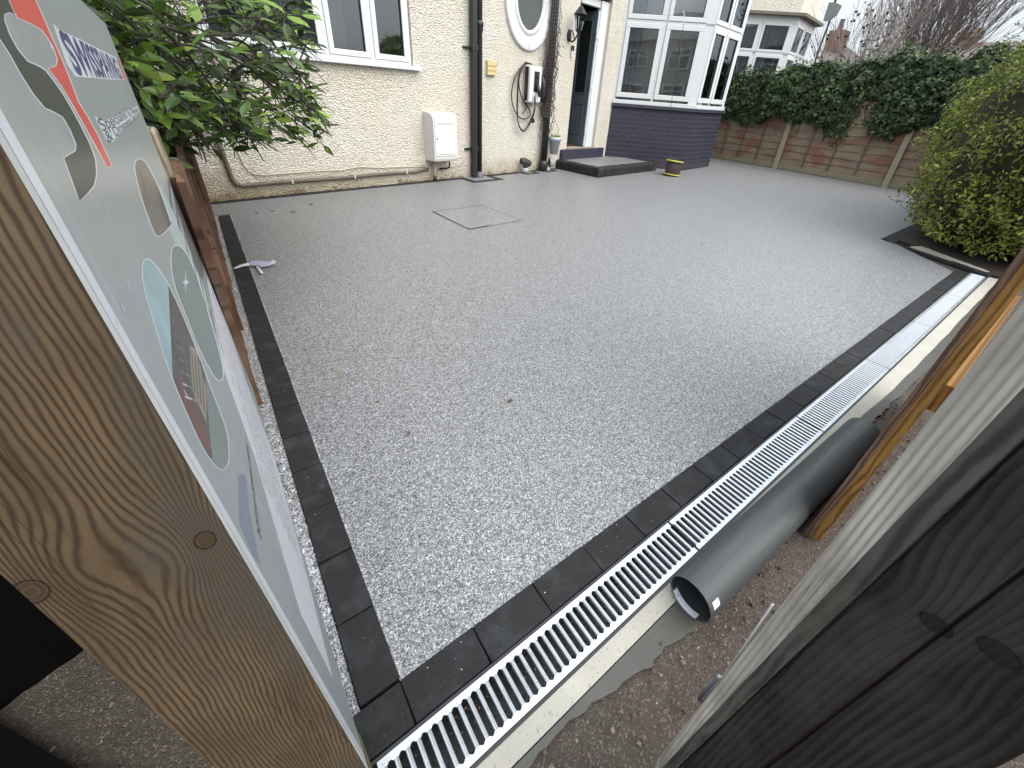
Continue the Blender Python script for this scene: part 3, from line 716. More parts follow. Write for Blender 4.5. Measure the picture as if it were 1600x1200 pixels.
def col_board(px_tl, px_bl, px_tr, px_br, X0_, X1_, th, mat, nm, ztop=1.75, zbot=.02, bev=.002, face_off=0):
    """board whose left / right edges pass through the given photo points, standing on plane x=X"""
    L0, L1_, R0, R1 = RP(*px_tl, X0_), RP(*px_bl, X0_), RP(*px_tr, X1_), RP(*px_br, X1_)
    f = lambda A, C_, z: A+(C_-A)*((z-A[2])/(C_[2]-A[2]))
    bl, tl = f(L0, L1_, zbot), f(L0, L1_, ztop); br, tr = f(R0, R1, zbot), f(R0, R1, ztop)
    bk = np.array([th, 0, 0]); mb = MB()
    mb.hexa([br, bl, bl+bk, br+bk], [tr, tl, tl+bk, tr+bk]); return mb.build(nm, mat, t, bevel=bev)
col_board((1600, 473), (1017, 1200), (1600, 607), (1031+3, 1200), .452, .424, .022, MT['greywood'], 'edge_stile')
col_board((1600, 607), (1034, 1200), (1600, 682), (1056, 1200), .423, .413, .02, MT['stainwood2'], 'edge_strip')
col_board((1600, 689), (1060, 1200), (1600, 888), (1190, 1200), .420, .420, .018, MT['stainwood'], 'board')
col_board((1600, 880), (1180, 1200), (1600, 905), (1215, 1200), .427, .427, .01, MT['redbrown'], 'tongue', bev=0)
col_board((1600, 897), (1200, 1200), (1600, 1180), (1385, 1290), .420, .420, .018, MT['stainwood'], 'board')
for yy in (-.36, -.49, -.62, -.755, -.89):
    mb = MB(); mb.box(.426, .444, yy, yy+.128, .02, 1.75); mb.build('board', MT['stainwood'], t, bevel=.002)
MB().box(.47, .50, -.8, -.12, .3, .4).build('rail', MT['stainwood2'], t)
MB().box(.50, .53, -.8, -.22, 1.3, 1.4).build('rail', MT['stainwood2'], t)
# drop bolt at the foot of the gate
t = thing('drop_bolt', 'small grey steel drop bolt at the foot of the silvered gate edge', 'gate bolt', (.47, .02, 0))
pa, pb = G(1152, 1005, .22), G(1140, 1030, .16)
def ptxy(px, py, X): return RP(px, py, X)
q0, q1, q2 = ptxy(1208, 944, .47), ptxy(1130, 1058, .47), ptxy(1098, 1093, .47)
MB().tube([q0, q1, q2], .0017, 8).build('rod', MT['galv'], t, smooth=True)
MB().tube([ptxy(1124, 1058, .475), ptxy(1094, 1092, .475)], .005, 10).build('barrel', MT['lead'], t, smooth=True)
mb = MB(); mb.lathe([(0.0, -.004), (.0035, -.002), (.0035, .002), (0, .004)], 10, Matrix.Translation(Vector(ptxy(1124, 1058, .47)))); mb.build('knob', MT['galv'], t, smooth=True)
# second leaf, orange framed
MT['orange'] = m_wood('orange_treated_pine', (.16, .075, .018), (.34, .185, .055), 'ZY', 55, .015, lo=.4, hi=.85, dirt=None)
MT['brownedge'] = m_wood('brown_board_edge', (.085, .05, .032), (.20, .125, .085), 'ZY', 80, .01)
MT['brownback'] = simple('shaded_board_back', (.10, .06, .035), .8, .3, 14)
t = thing('open_gate', 'orange framed timber gate folded open beyond the near gate, beside the pipe', 'gate', (1.9, .05, 0))
XO = 1.32
def eb(pl0, pl1, pr0, pr1, X, th, mat, nm, zb, zt=1.7):
    L0, L1_, R0, R1 = RP(*pl0, X), RP(*pl1, X), RP(*pr0, X), RP(*pr1, X)
    f = lambda A, C_, z: A+(C_-A)*((z-A[2])/(C_[2]-A[2]))
    bl, tl, br, tr = f(L0, L1_, zb), f(L0, L1_, zt), f(R0, R1, zb), f(R0, R1, zt); bk = np.array([th, 0, 0])
    mb = MB(); mb.hexa([br, bl, bl+bk, br+bk], [tr, tl, tl+bk, tr+bk]); return mb.build(nm, mat, t, bevel=.0015)
eb((1600, 384), (1251, 841), (1600, 407), (1267, 834), XO, 1.25, MT['brownedge'], 'boards', .0)
eb((1600, 408), (1268, 834), (1600, 449), (1283, 843), XO+.005, .045, MT['orange'], 'stile', .012)
eb((1600, 408), (1268, 834), (1600, 449), (1283, 843), XO+1.15, .045, MT['orange'], 'stile', .012)
# rail
L0 = RP(1600, 408, XO); zr = ONP(1462, 632, (1.42, 0, 0), np.array([1., 0, 0]))
rz = zr[2]
MB().box(XO+.05, XO+1.15, zr[1]-.012, zr[1]+.025, rz-.0, rz+.085).build('rail', MT['orange'], t, bevel=.002)
# ------------------------------------------------------------------ grey pipe
t = thing('drain_pipe', 'length of dark grey plastic drain pipe lying on the soil', 'pipe', (.76, .16, 0))
N = NT('grey_pvc'); c = N.co(); n = N.noise(3, 4); sc_ = N.noise(1, 4, .7, N.map(c, (3, 60, 60)))
MT['pvc'] = N.done(N.mix(N.ramp(sc_, [(.5, 0.0), (.75, .5)]), N.mix(n, (.036, .042, .044), (.054, .061, .063)), (.10, .11, .11)), .5, N.bump(N.noise(1, 3, .6, N.map(c, (60, 4, 4))), .08, .002))
PA = Vector((.768, .163, .066)); PB = Vector((2.0, .135, .066)); RPi = .066
ax = (PB-PA).normalized(); q = ax.to_track_quat('Z', 'Y').to_matrix().to_4x4(); TP = Matrix.Translation(PA) @ q; LP = (PB-PA).length
mb = MB(); mb.lathe([(RPi, 0), (RPi, LP)], 64, TP); mb.lathe([(RPi-.005, LP), (RPi-.005, 0)], 64, TP)
mb.lathe([(RPi, LP), (RPi-.005, LP)], 64, TP)
mb.build('pipe_wall', MT['pvc'], t, smooth=True)
MB().lathe([(RPi-.0052, .002), (RPi-.0035, -.001), (RPi-.0012, -.001), (RPi+.0002, .002)], 64, TP).build('cut_rim', simple('scuffed_grey_rim', (.13, .14, .14), .6, .5, 60), t, smooth=True)
# labels inside and outside the rim
def onpipe(ang, z, r): return TP @ Vector((r*math.cos(ang), r*math.sin(ang), z))
def plabel(a0, a1, z0, z1, r, nm, flip=False, n=10):
    vs = []; 
    for i in range(n+1):
        a = a0+(a1-a0)*i/n; vs += [onpipe(a, z0, r), onpipe(a, z1, r)]
    mb = MB(); mb.add(vs, [(2*i, 2*i+1, 2*i+3, 2*i+2) for i in range(n)]); return mb.build(nm, MT['paper'], t, smooth=True)
# find angles numerically: which side is nearest to a pixel
def angle_at(px, py):
    best = None; dr = Vector(ray(px, py)).normalized(); o_ = Vector((0, 0, CAMH))
    for i in range(720):
        a = i*math.pi/360; p = onpipe(a, 0, RPi-.005); v = (p-o_).normalized(); e = v.dot(dr)
        if best is None or e > best[0]: best = (e, a)
    return best[1]
aL0, aL1 = angle_at(1046, 925), angle_at(1083, 978)
if aL1-aL0 > math.pi: aL1 -= 2*math.pi
if aL0-aL1 > math.pi: aL1 += 2*math.pi
plabel(aL0, aL1, .0015, .020, RPi-.0056, 'inner_label', n=24)
aR = angle_at(1117, 950); plabel(aR-.16, aR+.16, .012, .038, RPi+.0006, 'outer_label')
nT = 'ZL'
def pl(a, b_):
    aa = aL0+(aL1-aL0)*(.16+a*7.5); return onpipe(aa, .006+b_, RPi-.0064)
text_mesh('label_writing', '71', .012, MT['s_ink'], t, pl)

# ------------------------------------------------------------------ house
house = thing('house', 'cream roughcast house with blue-black brick bay and grey front door', 'house', tuple(HP), HA)
OX0, OX1, OZ0, OZ1 = .35, 2.612, 1.425, 2.75       # left window opening
DX0, DX1, DZ0, DZ1 = 5.84, 6.72, .30, 2.75         # doorway
mb = MB(HM); TH = .28; ZT = 5.6
def wl(s0, s1, z0, z1): mb.box(s0, s1, 0, TH, z0, z1)
# one closed wall skin with openings (reveals included)
ss = [-6.0, OX0, OX1, DX0, DX1, 11.35]; zz = [-.05, DZ0, OZ0, OZ1, ZT]
def isopen(sa, sb_, za, zb): 
    cs, cz = (sa+sb_)/2, (za+zb)/2
    return (OX0 < cs < OX1 and OZ0 < cz < OZ1) or (DX0 < cs < DX1 and DZ0 < cz < OZ1)
for i in range(len(ss)-1):
    for j in range(len(zz)-1):
        if isopen(ss[i], ss[i+1], zz[j], zz[j+1]): continue
        a, b_, c_, d_ = ss[i], ss[i+1], zz[j], zz[j+1]
        mb.poly([(a, 0, c_), (b_, 0, c_), (b_, 0, d_), (a, 0, d_)]); mb.poly([(b_, TH, c_), (a, TH, c_), (a, TH, d_), (b_, TH, d_)])
for (a, b_, c_, d_) in ((OX0, OX1, OZ0, OZ1), (DX0, DX1, DZ0, OZ1)):
    mb.poly([(a, 0, c_), (a, 0, d_), (a, TH, d_), (a, TH, c_)][::-1]); mb.poly([(b_, 0, c_), (b_, 0, d_), (b_, TH, d_), (b_, TH, c_)])
    mb.poly([(a, 0, c_), (b_, 0, c_), (b_, TH, c_), (a, TH, c_)]); mb.poly([(a, 0, d_), (b_, 0, d_), (b_, TH, d_), (a, TH, d_)][::-1])
mb.poly([(-6, 0, -.05), (-6, TH, -.05), (-6, TH, ZT), (-6, 0, ZT)][::-1]); mb.poly([(11.35, 0, -.05), (11.35, TH, -.05), (11.35, TH, ZT), (11.35, 0, ZT)]); mb.poly([(-6, 0, ZT), (11.35, 0, ZT), (11.35, TH, ZT), (-6, TH, ZT)])
ow = mb.build('wall', MT['stucco'], house)
mb = MB(HM); mb.box(-6, 11.35, TH, 7.5, -.05, -.0); mb.box(-6, 11.35, 7.3, 7.5, 0, ZT); mb.box(-6, -5.8, TH, 7.3, 0, ZT); mb.box(11.15, 11.35, TH, 7.3, 0, ZT)
mb.box(2.9, 3.0, TH, 7.3, 0, 2.7); mb.box(7.0, 7.1, TH, 7.3, 0, 2.7); mb.box(-5.8, 11.15, TH, 7.3, 2.95, 3.0)
mb.build('inner_walls', MT['room'], house)
mb = MB(HM); mb.add([(-6.3, -.35, 5.55), (11.7, -.35, 5.55), (11.7, 3.9, 8.2), (-6.3, 3.9, 8.2), (-6.3, 8, 5.55), (11.7, 8, 5.55)], [(0, 1, 2, 3), (3, 2, 5, 4), (0, 3, 4), (1, 5, 2), (0, 4, 5, 1)])
N = NT('roof_tiles'); c = N.co(); x, y, z = N.sep(c); rw = N.math('SINE', y*20); MT['tiles'] = N.done(N.mix(N.noise(3, 5), (.11, .05, .035), (.20, .10, .07)), .85, N.bump(rw, .5, .03))
mb.build('roof', MT['tiles'], house)

def casement(mb_f, T, x0, x1, z0, z1, fw, y0=0, y1=.05):
    mb_f.box(x0, x1, y0, y1, z0, z0+fw, T); mb_f.box(x0, x1, y0, y1, z1-fw, z1, T)
    mb_f.box(x0, x0+fw, y0, y1, z0+fw, z1-fw, T); mb_f.box(x1-fw, x1, y0, y1, z0+fw, z1-fw, T)
# left window
win = []
mb = MB(HM); casement(mb, None, .36, 2.604, 1.432, 2.74, .035, .03, .10)
for sx in (1.528, 2.073): mb.box(sx-.012, sx+.035, .03, .10, 1.467, 2.705)
mb.box(.395, 2.57, .03, .10, 2.19, 2.235)
wf = mb.build('window', MT['upvc'], house, bevel=.004)
for (a, b_) in ((.40, 1.512), (1.566, 2.058), (2.111, 2.566)):
    mb = MB(HM); casement(mb, None, a, b_, 1.470, 2.186, .058, .018, .075); mb.build('sash', MT['upvc'], wf, bevel=.006)
    mb = MB(HM); casement(mb, None, a+.058, b_-.058, 1.528, 2.128, .008, .028, .04); mb.build('seal', MT['rubber'], wf)
    MB(HM).box(a+.05, b_-.05, .045, .05, 1.52, 2.136).build('pane', MT['glass'], wf)
    MB(HM).box(a+.02, b_-.02, .045, .05, 2.24, 2.70).build('pane', MT['glass'], wf)
MB(HM).box(.28, 2.69, -.075, .03, 1.385, 1.430).build('sill', MT['upvc'], wf, bevel=.006)
# blind and things inside the kitchen window
mb = MB(HM); mb.box(1.2, 1.95, .40, .402, 1.45, 2.05); o = mb.build('blind', simple('pale_blind', (.22, .24, .23), .8, .15, 12), wf)
mb = MB(HM); mb.box(2.05, 2.62, .5, .52, 1.45, 1.75); mb.build('blind', simple('dark_green_blind', (.04, .045, .015), .8, .4, 16), wf)

# oval window
ov = None
mb = MB(HM); n = 64; oc = (4.655, 2.42)
def ell(a, b_, y): return [(oc[0]+a*math.cos(2*math.pi*i/n), y, oc[1]+b_*math.sin(2*math.pi*i/n)) for i in range(n)]
rings = [ell(.50, .625, -.001), ell(.50, .625, -.035), ell(.485, .61, -.042), ell(.36, .46, -.045), ell(.345, .445, -.02), ell(.33, .43, -.02), ell(.32, .42, -.045), ell(.285, .375, -.045), ell(.265, .355, .02)]
vs = [p for r in rings for p in r]
mb.add(vs, [(k*n+i, k*n+(i+1) % n, (k+1)*n+(i+1) % n, (k+1)*n+i) for k in range(len(rings)-1) for i in range(n)])
ov = mb.build('oval_window', MT['white'], house, smooth=True)
mb = MB(HM); mb.add(ell(.268, .358, -.012), [tuple(range(n))]); mb.build('pane', MT['frost'], ov)
for an in (90, 270):
    mb = MB(HM); aa = R_(an); mb.box(oc[0]-.004, oc[0]+.004, -.0475, -.040, oc[1]+(-.61 if an == 270 else .46), oc[1]+(-.46 if an == 270 else .61)); mb.build('joint', MT['greypot'], ov)

# front door (open inwards), frame, threshold
mb = MB(HM); mb.box(DX0+.001, DX0+.06, .09, .17, DZ0+.04, 2.7); mb.box(6.50, DX1-.001, .06, .15, DZ0+.04, 2.7); mb.box(DX0+.061, 6.499, .09, .17, 2.6, 2.7); mb.box(DX0, DX1, .05, .24, DZ0+.001, DZ0+.04)
dr = mb.build('door_frame', MT['upvc'], house, bevel=.004)
mb = MB(HM); xd = 6.465; mb.box(xd, xd+.05, .10, .93, .36, 2.56); dl = mb.build('door', MT['door'], house, bevel=.003)
MB(HM).box(xd+.0005, xd+.05, .078, .099, .36, 2.56).build('door_edge', MT['upvc'], dl)
MB(HM).box(xd-.0015, xd-.0005, .21, .46, 1.30, 2.42).build('door_glass', MT['glass'] if False else simple('dark_door_glass', (.02, .022, .022), .1), dl)
mb = MB(HM)
def mould(y0, y1, z0, z1, w_=.02):
    for (a, b_, c_, d_) in ((y0, y1, z0, z0+w_), (y0, y1, z1-w_, z1), (y0, y0+w_, z0+w_, z1-w_), (y1-w_, y1, z0+w_, z1-w_)): mb.box(xd-.012, xd-.001, a, b_, c_, d_)
mould(.19, .48, 1.28, 2.44); mould(.19, .46, .56, 1.12); mould(.54, .80, .56, 1.12); mould(.54, .82, 1.28, 2.44)
mb.build('mouldings', MT['door'], dl, bevel=.004)
MB(HM).box(xd-.014, xd-.002, .50, .78, 1.17, 1.25).build('letter_plate', MT['black'], dl, bevel=.003)
for zc in (.62, 1.42, 2.2): MB(HM).box(6.444, 6.50, .062, .077, zc-.055, zc+.055).build('hinge', simple('hinge_grey', (.5, .5, .5), .4), dl, bevel=.003)
mb = MB(HM); mb.box(DX0, 7.0, TH, 3.6, .25, .36); mb.build('hall_floor', MT['wood_red'], house)

mb = MB(HM); mb.box(5.66, 6.98, -.075, -.001, .10, .335); mb.build('door_step', MT['steppaint'], house, bevel=.008)
MB(HM).box(5.86, 6.7, -.03, .10, .336, .348).build('threshold', simple('stone_threshold', (.30, .25, .20), .8), house)

# resin topped slab in front of the door
slab = thing('entrance_slab', 'low raised entrance slab with charcoal bullnose edge and grey gravel top', 'entrance step', tuple(HP+HT*6.5-HN*.5), HA)
P = [(5.58, 0), (5.58, -1.02), (7.56, -1.06), (7.56, -.54), (7.13, 0)]
mb = MB(HM); mb.prism(P, 0.0, .125); mb.build('slab_body', MT['steppaint'], slab)
MT['bull'] = m_block()
rr = random.Random(8)
def kerbseg(a, b_, inn, nm='bullnose_block'):
    a = np.array(a); b_ = np.array(b_); L = np.linalg.norm(b_-a); d = (b_-a)/L; inn = np.array(inn); k = int(round(L/.2))
    for i in range(k):
        p, q = a+d*L*i/k+d*.002, a+d*L*(i+1)/k-d*.002; mb = MB(HM); zt = .160+rr.uniform(-.002, .002)
        prof = [(-.010, 0), (-.010, zt-.04), (.0, zt-.012), (.022, zt), (.14, zt), (.14, .05), (.14, 0)]
        vs = [(*(p+inn*u), z_) for u, z_ in prof]+[(*(q+inn*u), z_) for u, z_ in prof]; m_ = len(prof)
        mb.add(vs, [(j, (j+1) % m_, m_+(j+1) % m_, m_+j) for j in range(m_)]+[tuple(range(m_-1, -1, -1)), tuple(range(m_, 2*m_))]); mb.build(nm, MT['bull'], slab, bevel=.003)
kerbseg((5.58, -.005), (5.58, -.88), (1, 0)); kerbseg((5.575, -1.02), (7.42, -1.057), (0, 1)); kerbseg((7.56, -1.06), (7.56, -.60), (-1, 0))
mb = MB(HM); mb.prism([(5.72, -.002), (5.72, -.885), (7.42, -.915), (7.42, -.36), (7.13, -.002)], .126, .156); mb.build('gravel_top', MT['resin'], slab)

# bay window
W0, C0, R0, E0 = (7.145, 0), (8.19, -1.31), (9.56, -1.31), (10.6, 0)
N = NT('painted_brick'); c = N.co(); x, y, z = N.sep(c)
# unwrap the three faces into a running coordinate: cheap brick pattern from x-y
run = x*1.25 - y*.35
def brick(N, vec, bw, bh, mortar):
    n = N.t.nodes.new('ShaderNodeTexBrick'); N.put(n.inputs['Vector'], vec); n.inputs['Scale'].default_value = 1; n.inputs['Brick Width'].default_value = bw; n.inputs['Row Height'].default_value = bh
    n.inputs['Mortar Size'].default_value = mortar; n.inputs['Mortar Smooth'].default_value = .25; n.inputs['Color1'].default_value = (.3, .3, .3, 1); n.inputs['Color2'].default_value = (.8, .8, .8, 1); n.inputs['Mortar'].default_value = (0, 0, 0, 1)
    return E(N, n.outputs[0]), E(N, n.outputs[1])
bc, bf = brick(N, N.comb(run+(N.noise(9)-.5)*.01, z+(N.noise(5)-.5)*.012, 0.0), .25, .0855, .007)
bcol = N.mix(bc, (.013, .014, .026), (.024, .025, .042)); bcol = N.mix(bf, bcol, (.050, .051, .074))
bcol = N.mix(N.ramp(z*1.0+(N.noise(4, 4)-.5)*.25, [(.0, .7), (.2, 0.0)]), bcol, (.055, .045, .042))
MT['paintbrick'] = N.done(bcol, .55, N.bump((bf*-1.0)+N.noise(60, 3)*.25, .7, .010))
base = [W0, C0, R0, E0]
def off_poly(P, k):
    out_ = []; n = len(P)
    for i in range(n):
        p = np.array(P[i]); ds = []
        if i > 0: d = p-np.array(P[i-1]); ds.append(d/np.linalg.norm(d))
        if i < n-1: d = np.array(P[i+1])-p; ds.append(d/np.linalg.norm(d))
        ns = [np.array([d[1], -d[0]]) for d in ds]
        if len(ns) == 1: out_.append(tuple(p+ns[0]*k))
        else: m_ = ns[0]+ns[1]; m_ /= (m_@m_)/2; out_.append(tuple(p+m_*k))
    return out_
def ring_prism(mb, Pout, Pin, z0, z1):
    for i in range(len(Pout)-1): mb.prism([Pin[i], Pout[i], Pout[i+1], Pin[i+1]], z0, z1)
bay = thing.__call__ if False else None
MBb = MB(HM); ring_prism(MBb, base, off_poly(base, -.22), -.03, 1.105); MBb.build('bay_base', MT['paintbrick'], house)
MBb = MB(HM); ring_prism(MBb, off_poly(base, .05), off_poly(base, -.22), 1.106, 1.165); MBb.build('bay_ledge', simple('dark_brick_ledge', (.035, .036, .052), .45, .3, 9, bump=.4), house, bevel=.006)
MBb = MB(HM); o1 = off_poly(base, .015); ring_prism(MBb, o1, off_poly(base, -.12), 1.166, 1.235)
bw = MBb.build('bay_window', MT['upvc'], house, bevel=.005)
MBb = MB(HM); ring_prism(MBb, off_poly(base, -.005), off_poly(base, -.13), 3.22, 3.32); MBb.build('head', MT['upvc'], bw)
def face_T(p, q):
    p, q = np.array(p), np.array(q); d = q-p; L = np.linalg.norm(d); an = math.atan2(d[1], d[0]); return HM @ Matrix.Translation((p[0], p[1], 0)) @ Matrix.Rotation(an, 4, 'Z'), L
ZS, ZTr, ZTp = 1.236, 2.52, 3.22
MT['curtain'] = simple('net_curtain', (.50, .51, .48), .9, .1, 4)
for (p, q, splits, curt) in ((W0, C0, [(.028, .452), (.475, .895)], True), (C0, R0, [(.0+.005, .432), (.455, .93)], True), (R0, E0, [(.06, .5), (.52, .96)], False)):
    T, L = face_T(p, q)
    mb = MB(); 
    fr = MB(T)
    fr.box(0.0, L, .015, .10, ZTr-.022, ZTr+.022)
    for k in range(3):
        xs_ = [0.0+.001, (splits[0][1]+splits[1][0])/2*L, L-.001][k]; w_ = [.03, .02, .05][k]
        if k == 0: fr.box(0.0, splits[0][0]*L, .015, .10, ZS, ZTp)
        elif k == 1: fr.box(splits[0][1]*L, splits[1][0]*L, .015, .10, ZS, ZTp)
        else: fr.box(splits[1][1]*L, L-.0, .015, .10, ZS, ZTp)
    fr.build('bay_frame', MT['upvc'], bw, bevel=.004)
    for (a, b_) in splits:
        a *= L; b_ *= L
        for (z0, z1) in ((ZS+.04, ZTr-.024), (ZTr+.024, ZTp-.02)):
            sx = MB(T); casement(sx, None, a+.004, b_-.004, z0, z1, .085 if z0 < 2 else .075, -.003, .06); sx.build('sash', MT['upvc'], bw, bevel=.008)
            fw = .085 if z0 < 2 else .075
            sx = MB(T); casement(sx, None, a+.004+fw, b_-.004-fw, z0+fw, z1-fw, .007, .01, .03); sx.build('seal', MT['rubber'], bw)
            sx = MB(T); sx.box(a+.08, b_-.08, .028, .032, z0+.07, z1-.07); sx.build('pane', MT['glass'], bw)
# curtains hanging inside the bay
def curtain(p, q, z0, z1, inset, mat, amp=.03, fr_=22, parent=None):
    T, L = face_T(p, q); n = int(L*120); vs = []
    for i in range(n+1):
        x_ = L*i/n; y_ = inset+amp*math.sin(x_*fr_*2.4)+amp*.5*math.sin(x_*fr_*5.3+1); vs += [(x_, y_, z0), (x_, y_, z1)]
    mb = MB(T); mb.add(vs, [(2*i, 2*i+2, 2*i+3, 2*i+1) for i in range(n)]); return mb.build('curtain', mat, parent, smooth=True)
cd = np.array(C0)-np.array(W0)
curtain(tuple(np.array(W0)+cd*.06), tuple(np.array(W0)+cd*.24), 1.2, 3.2, .26, MT['curtain'], parent=bw)
curtain(tuple(np.array(C0)+np.array([1.37, 0])*.16), tuple(np.array(C0)+np.array([1.37, 0])*.40), 1.2, 3.2, .26, MT['curtain'], parent=bw)
curtain(tuple(np.array(C0)+np.array([1.37, 0])*.72), tuple(np.array(C0)+np.array([1.37, 0])*.98), 1.2, 3.2, .26, MT['curtain'], parent=bw)
# upper part of the bay, so that the place is whole above the frame
MBb = MB(HM); ring_prism(MBb, off_poly(base, .02), off_poly(base, -.25), 3.321, 4.2); MBb.build('bay_upper', MT['stucco'], house)

# things fixed to the wall
t = thing('meter_box', 'white gas meter box with curved top hung low on the cream wall', 'meter box', tuple(HP+HT*2.9), HA)
mb = MB(HM); s0, s1 = 2.70, 3.10; prof = [(0, .30), (-.235, .30), (-.25, .335), (-.25, .83), (-.235, .872), (-.20, .902), (-.13, .918), (0, .925)]
m_ = len(prof); vs = [(s0, a, b_) for a, b_ in prof]+[(s1, a, b_) for a, b_ in prof]
mb.add(vs, [(j, j+1, m_+j+1, m_+j) for j in range(m_-1)][::1]+[tuple(range(m_-1, -1, -1)), tuple(range(m_, 2*m_))]); mb.build('case', MT['meter'], t, bevel=.008)
MB(HM).box(2.722, 3.078, -.258, -.2505, .372, .815).build('door_panel', MT['white'], t, bevel=.004)
for zz_ in (.395, .785): MB(HM).box(2.77, 3.035, -.261, -.2585, zz_, zz_+.006).build('groove', simple('panel_groove', (.35, .35, .34), .6), t)
MB(HM).lathe([(.009, 0), (.009, .004), (0, .005)], 12, Matrix.Translation((2.752, -.259, .60)) @ Matrix.Rotation(R_(90), 4, 'X')).build('lock', MT['blackmetal'], t)
# stub pipe and bracket under it
t = thing('gas_pipe', 'grey stub pipe with black foot rising from the drive into the meter box', 'pipe', tuple(HP+HT*2.8), HA)
MB(HM).tube([(2.80, -.075, .0), (2.80, -.075, .30)], .020, 14).build('riser', simple('old_cream_pipe', (.33, .29, .20), .7, .3, 30), t, smooth=True)
MB(HM).tube([(2.80, -.075, .0), (2.80, -.075, .075)], .028, 12).build('sleeve', MT['black'], t, smooth=True)
MB(HM).tube([(3.06, -.08, .30), (3.06, -.08, .19), (3.04, -.06, .17), (2.90, -.04, .165)], .012, 10).build('branch', MT['black'], t, smooth=True)

t = thing('wall_pipe', 'old brown painted pipe clipped along the foot of the cream wall', 'pipe', tuple(HP+HT*1.4), HA)
mb = MB(HM); pts = [(.25, -.03, .72), (.262, -.03, .45), (.275, -.03, .22), (.30, -.03, .165), (.36, -.03, .148)]+[(.5+.2*i, -.03, .150+.004*math.sin(i)) for i in range(11)]+[(2.62, -.03, .165), (2.72, -.035, .175)]
mb.tube(pts, .021, 12); mb.build('pipe_run', MT['rust'], t, smooth=True)
for sx in (.85, 1.6, 2.35): MB(HM).box(sx, sx+.02, -.055, .0, .128, .175).build('clip', MT['cable_beige'], t, bevel=.003)
t = thing('wall_cable', 'thin beige cable sagging along the wall above the brown pipe', 'cable', tuple(HP+HT*1.4), HA)
cpts = [(.40, .60), (.405, .46), (.42, .36), (.45, .29), (.50, .255), (.60, .240), (.85, .243), (1.2, .245), (1.45, .236), (1.7, .262), (2.0, .232), (2.3, .226), (2.55, .214), (2.68, .205)]
MB(HM).tube([(a, -.012, b_) for a, b_ in cpts], .0065, 8).build('cable', MT['cable_beige'], t, smooth=True)
MB(HM).tube([(3.02, -.012, .17), (3.18, -.012, .175), (3.30, -.012, .20), (3.40, -.012, .26), (3.47, -.012, .36)], .0055, 8).build('cable', MT['cable_beige'], t, smooth=True)

t = thing('square_downpipe', 'black square downpipe, left one of the pair on the cream wall', 'downpipe', tuple(HP+HT*3.54), HA)
MB(HM).box(3.497, 3.578, -.115, -.035, .02, 5.5).build('pipe_body', MT['black'], t, bevel=.006)
for zc in (.42, 1.72, 3.2):
    MB(HM).box(3.487, 3.588, -.122, -.03, zc-.03, zc+.03).build('socket', MT['black'], t, bevel=.004); MB(HM).box(3.40, 3.487, -.03, -.001, zc-.012, zc+.012).build('bracket', MT['black'], t)
t = thing('round_downpipe', 'black round downpipe, right one of the pair on the cream wall', 'downpipe', tuple(HP+HT*3.63), HA)
MB(HM).tube([(3.638, -.078, .02), (3.638, -.078, 5.5)], .040, 20).build('pipe_body', MT['black'], t, smooth=True)
for zc in (1.98,):
    MB(HM).lathe([(.041, -.07), (.050, -.06), (.050, -.01), (.056, -.005), (.056, .045), (.041, .06)], 24, Matrix.Translation((3.638, -.078, zc))).build('socket', MT['black'], t, smooth=True)
MB(HM).lathe([(.075, 0), (.075, .03), (.05, .06), (.042, .09)], 20, Matrix.Translation((3.638, -.078, .0))).build('gully_collar', MT['lead'], t, smooth=True)
MB(HM).box(3.32, 3.84, -.37, -.05, -.02, .003).build('gully_surround', MT['resin'], kind='structure')

# yellow vent block
t = thing('wall_vent', 'small yellow louvred vent on the cream wall right of the downpipes', 'vent', tuple(HP+HT*3.9), HA)
MB(HM).box(3.82, 3.99, -.045, -.0, 1.42, 1.60).build('case', MT['yellowvent'], t, bevel=.006)
for zc in (1.475, 1.535): MB(HM).box(3.822, 3.988, -.049, -.0455, zc, zc+.006).build('louvre_shade', simple('vent_shadow_gap', (.2, .15, .06), .8), t)  # dark strips painted as the shade between the louvres

# car charger with its cable
t = thing('car_charger', 'white wall mounted car charger with black centre panel and looped cable', 'car charger', tuple(HP+HT*4.72), HA)
mb = MB(HM); mb.box(4.59, 4.86, -.17, -.001, 1.09, 1.60); mb.build('case', MT['white'], t, bevel=.03, seg=4)
MB(HM).box(4.583, 4.589, -.125, -.045, 1.12, 1.585).build('side_strip', MT['black'], t, bevel=.002)
mb = MB(HM); mb.prism([(4.675, -.1712), (4.79, -.1712), (4.79, -.178), (4.675, -.178)][::-1], 1.25, 1.53); mb.build('face_panel', MT['black'], t, bevel=.002)
MB(HM).tube([(4.735, -.18, 1.46), (4.735, -.185, 1.475)], .022, 14).build('lens', MT['black'], t, smooth=True)
MB(HM).tube([(4.735, -.185, 1.36), (4.745, -.225, 1.27), (4.76, -.235, 1.18)], [.030, .033, .022], 14).build('plug_handle', MT['black'], t, smooth=True)
mb = MB(HM); mb.tube([(4.93, -.10, 1.50), (4.935, -.13, 1.38), (4.95, -.13, 1.22), (4.955, -.10, 1.12)], [.02, .04, .045, .042], 14); mb.build('holster', MT['black'], t, smooth=True)
def cat(pts, n=8):
    out_ = []; k = len(pts)
    for i in range(k-1):
        p0, p1, p2, p3 = [np.array(pts[max(0, min(k-1, i+j-1))], float) for j in range(4)]
        for q in range(n): t_ = q/n; out_.append(tuple(.5*((2*p1)+(-p0+p2)*t_+(2*p0-5*p1+4*p2-p3)*t_**2+(-p0+3*p1-3*p2+p3)*t_**3)))
    out_.append(tuple(pts[-1])); return out_
def fc(px, py, off): p = FAC(px, py, off); return (p[0], p[1], p[2])
zc_ = lambda x_, y_: (780+x_/6.317, 90+y_/6.317)
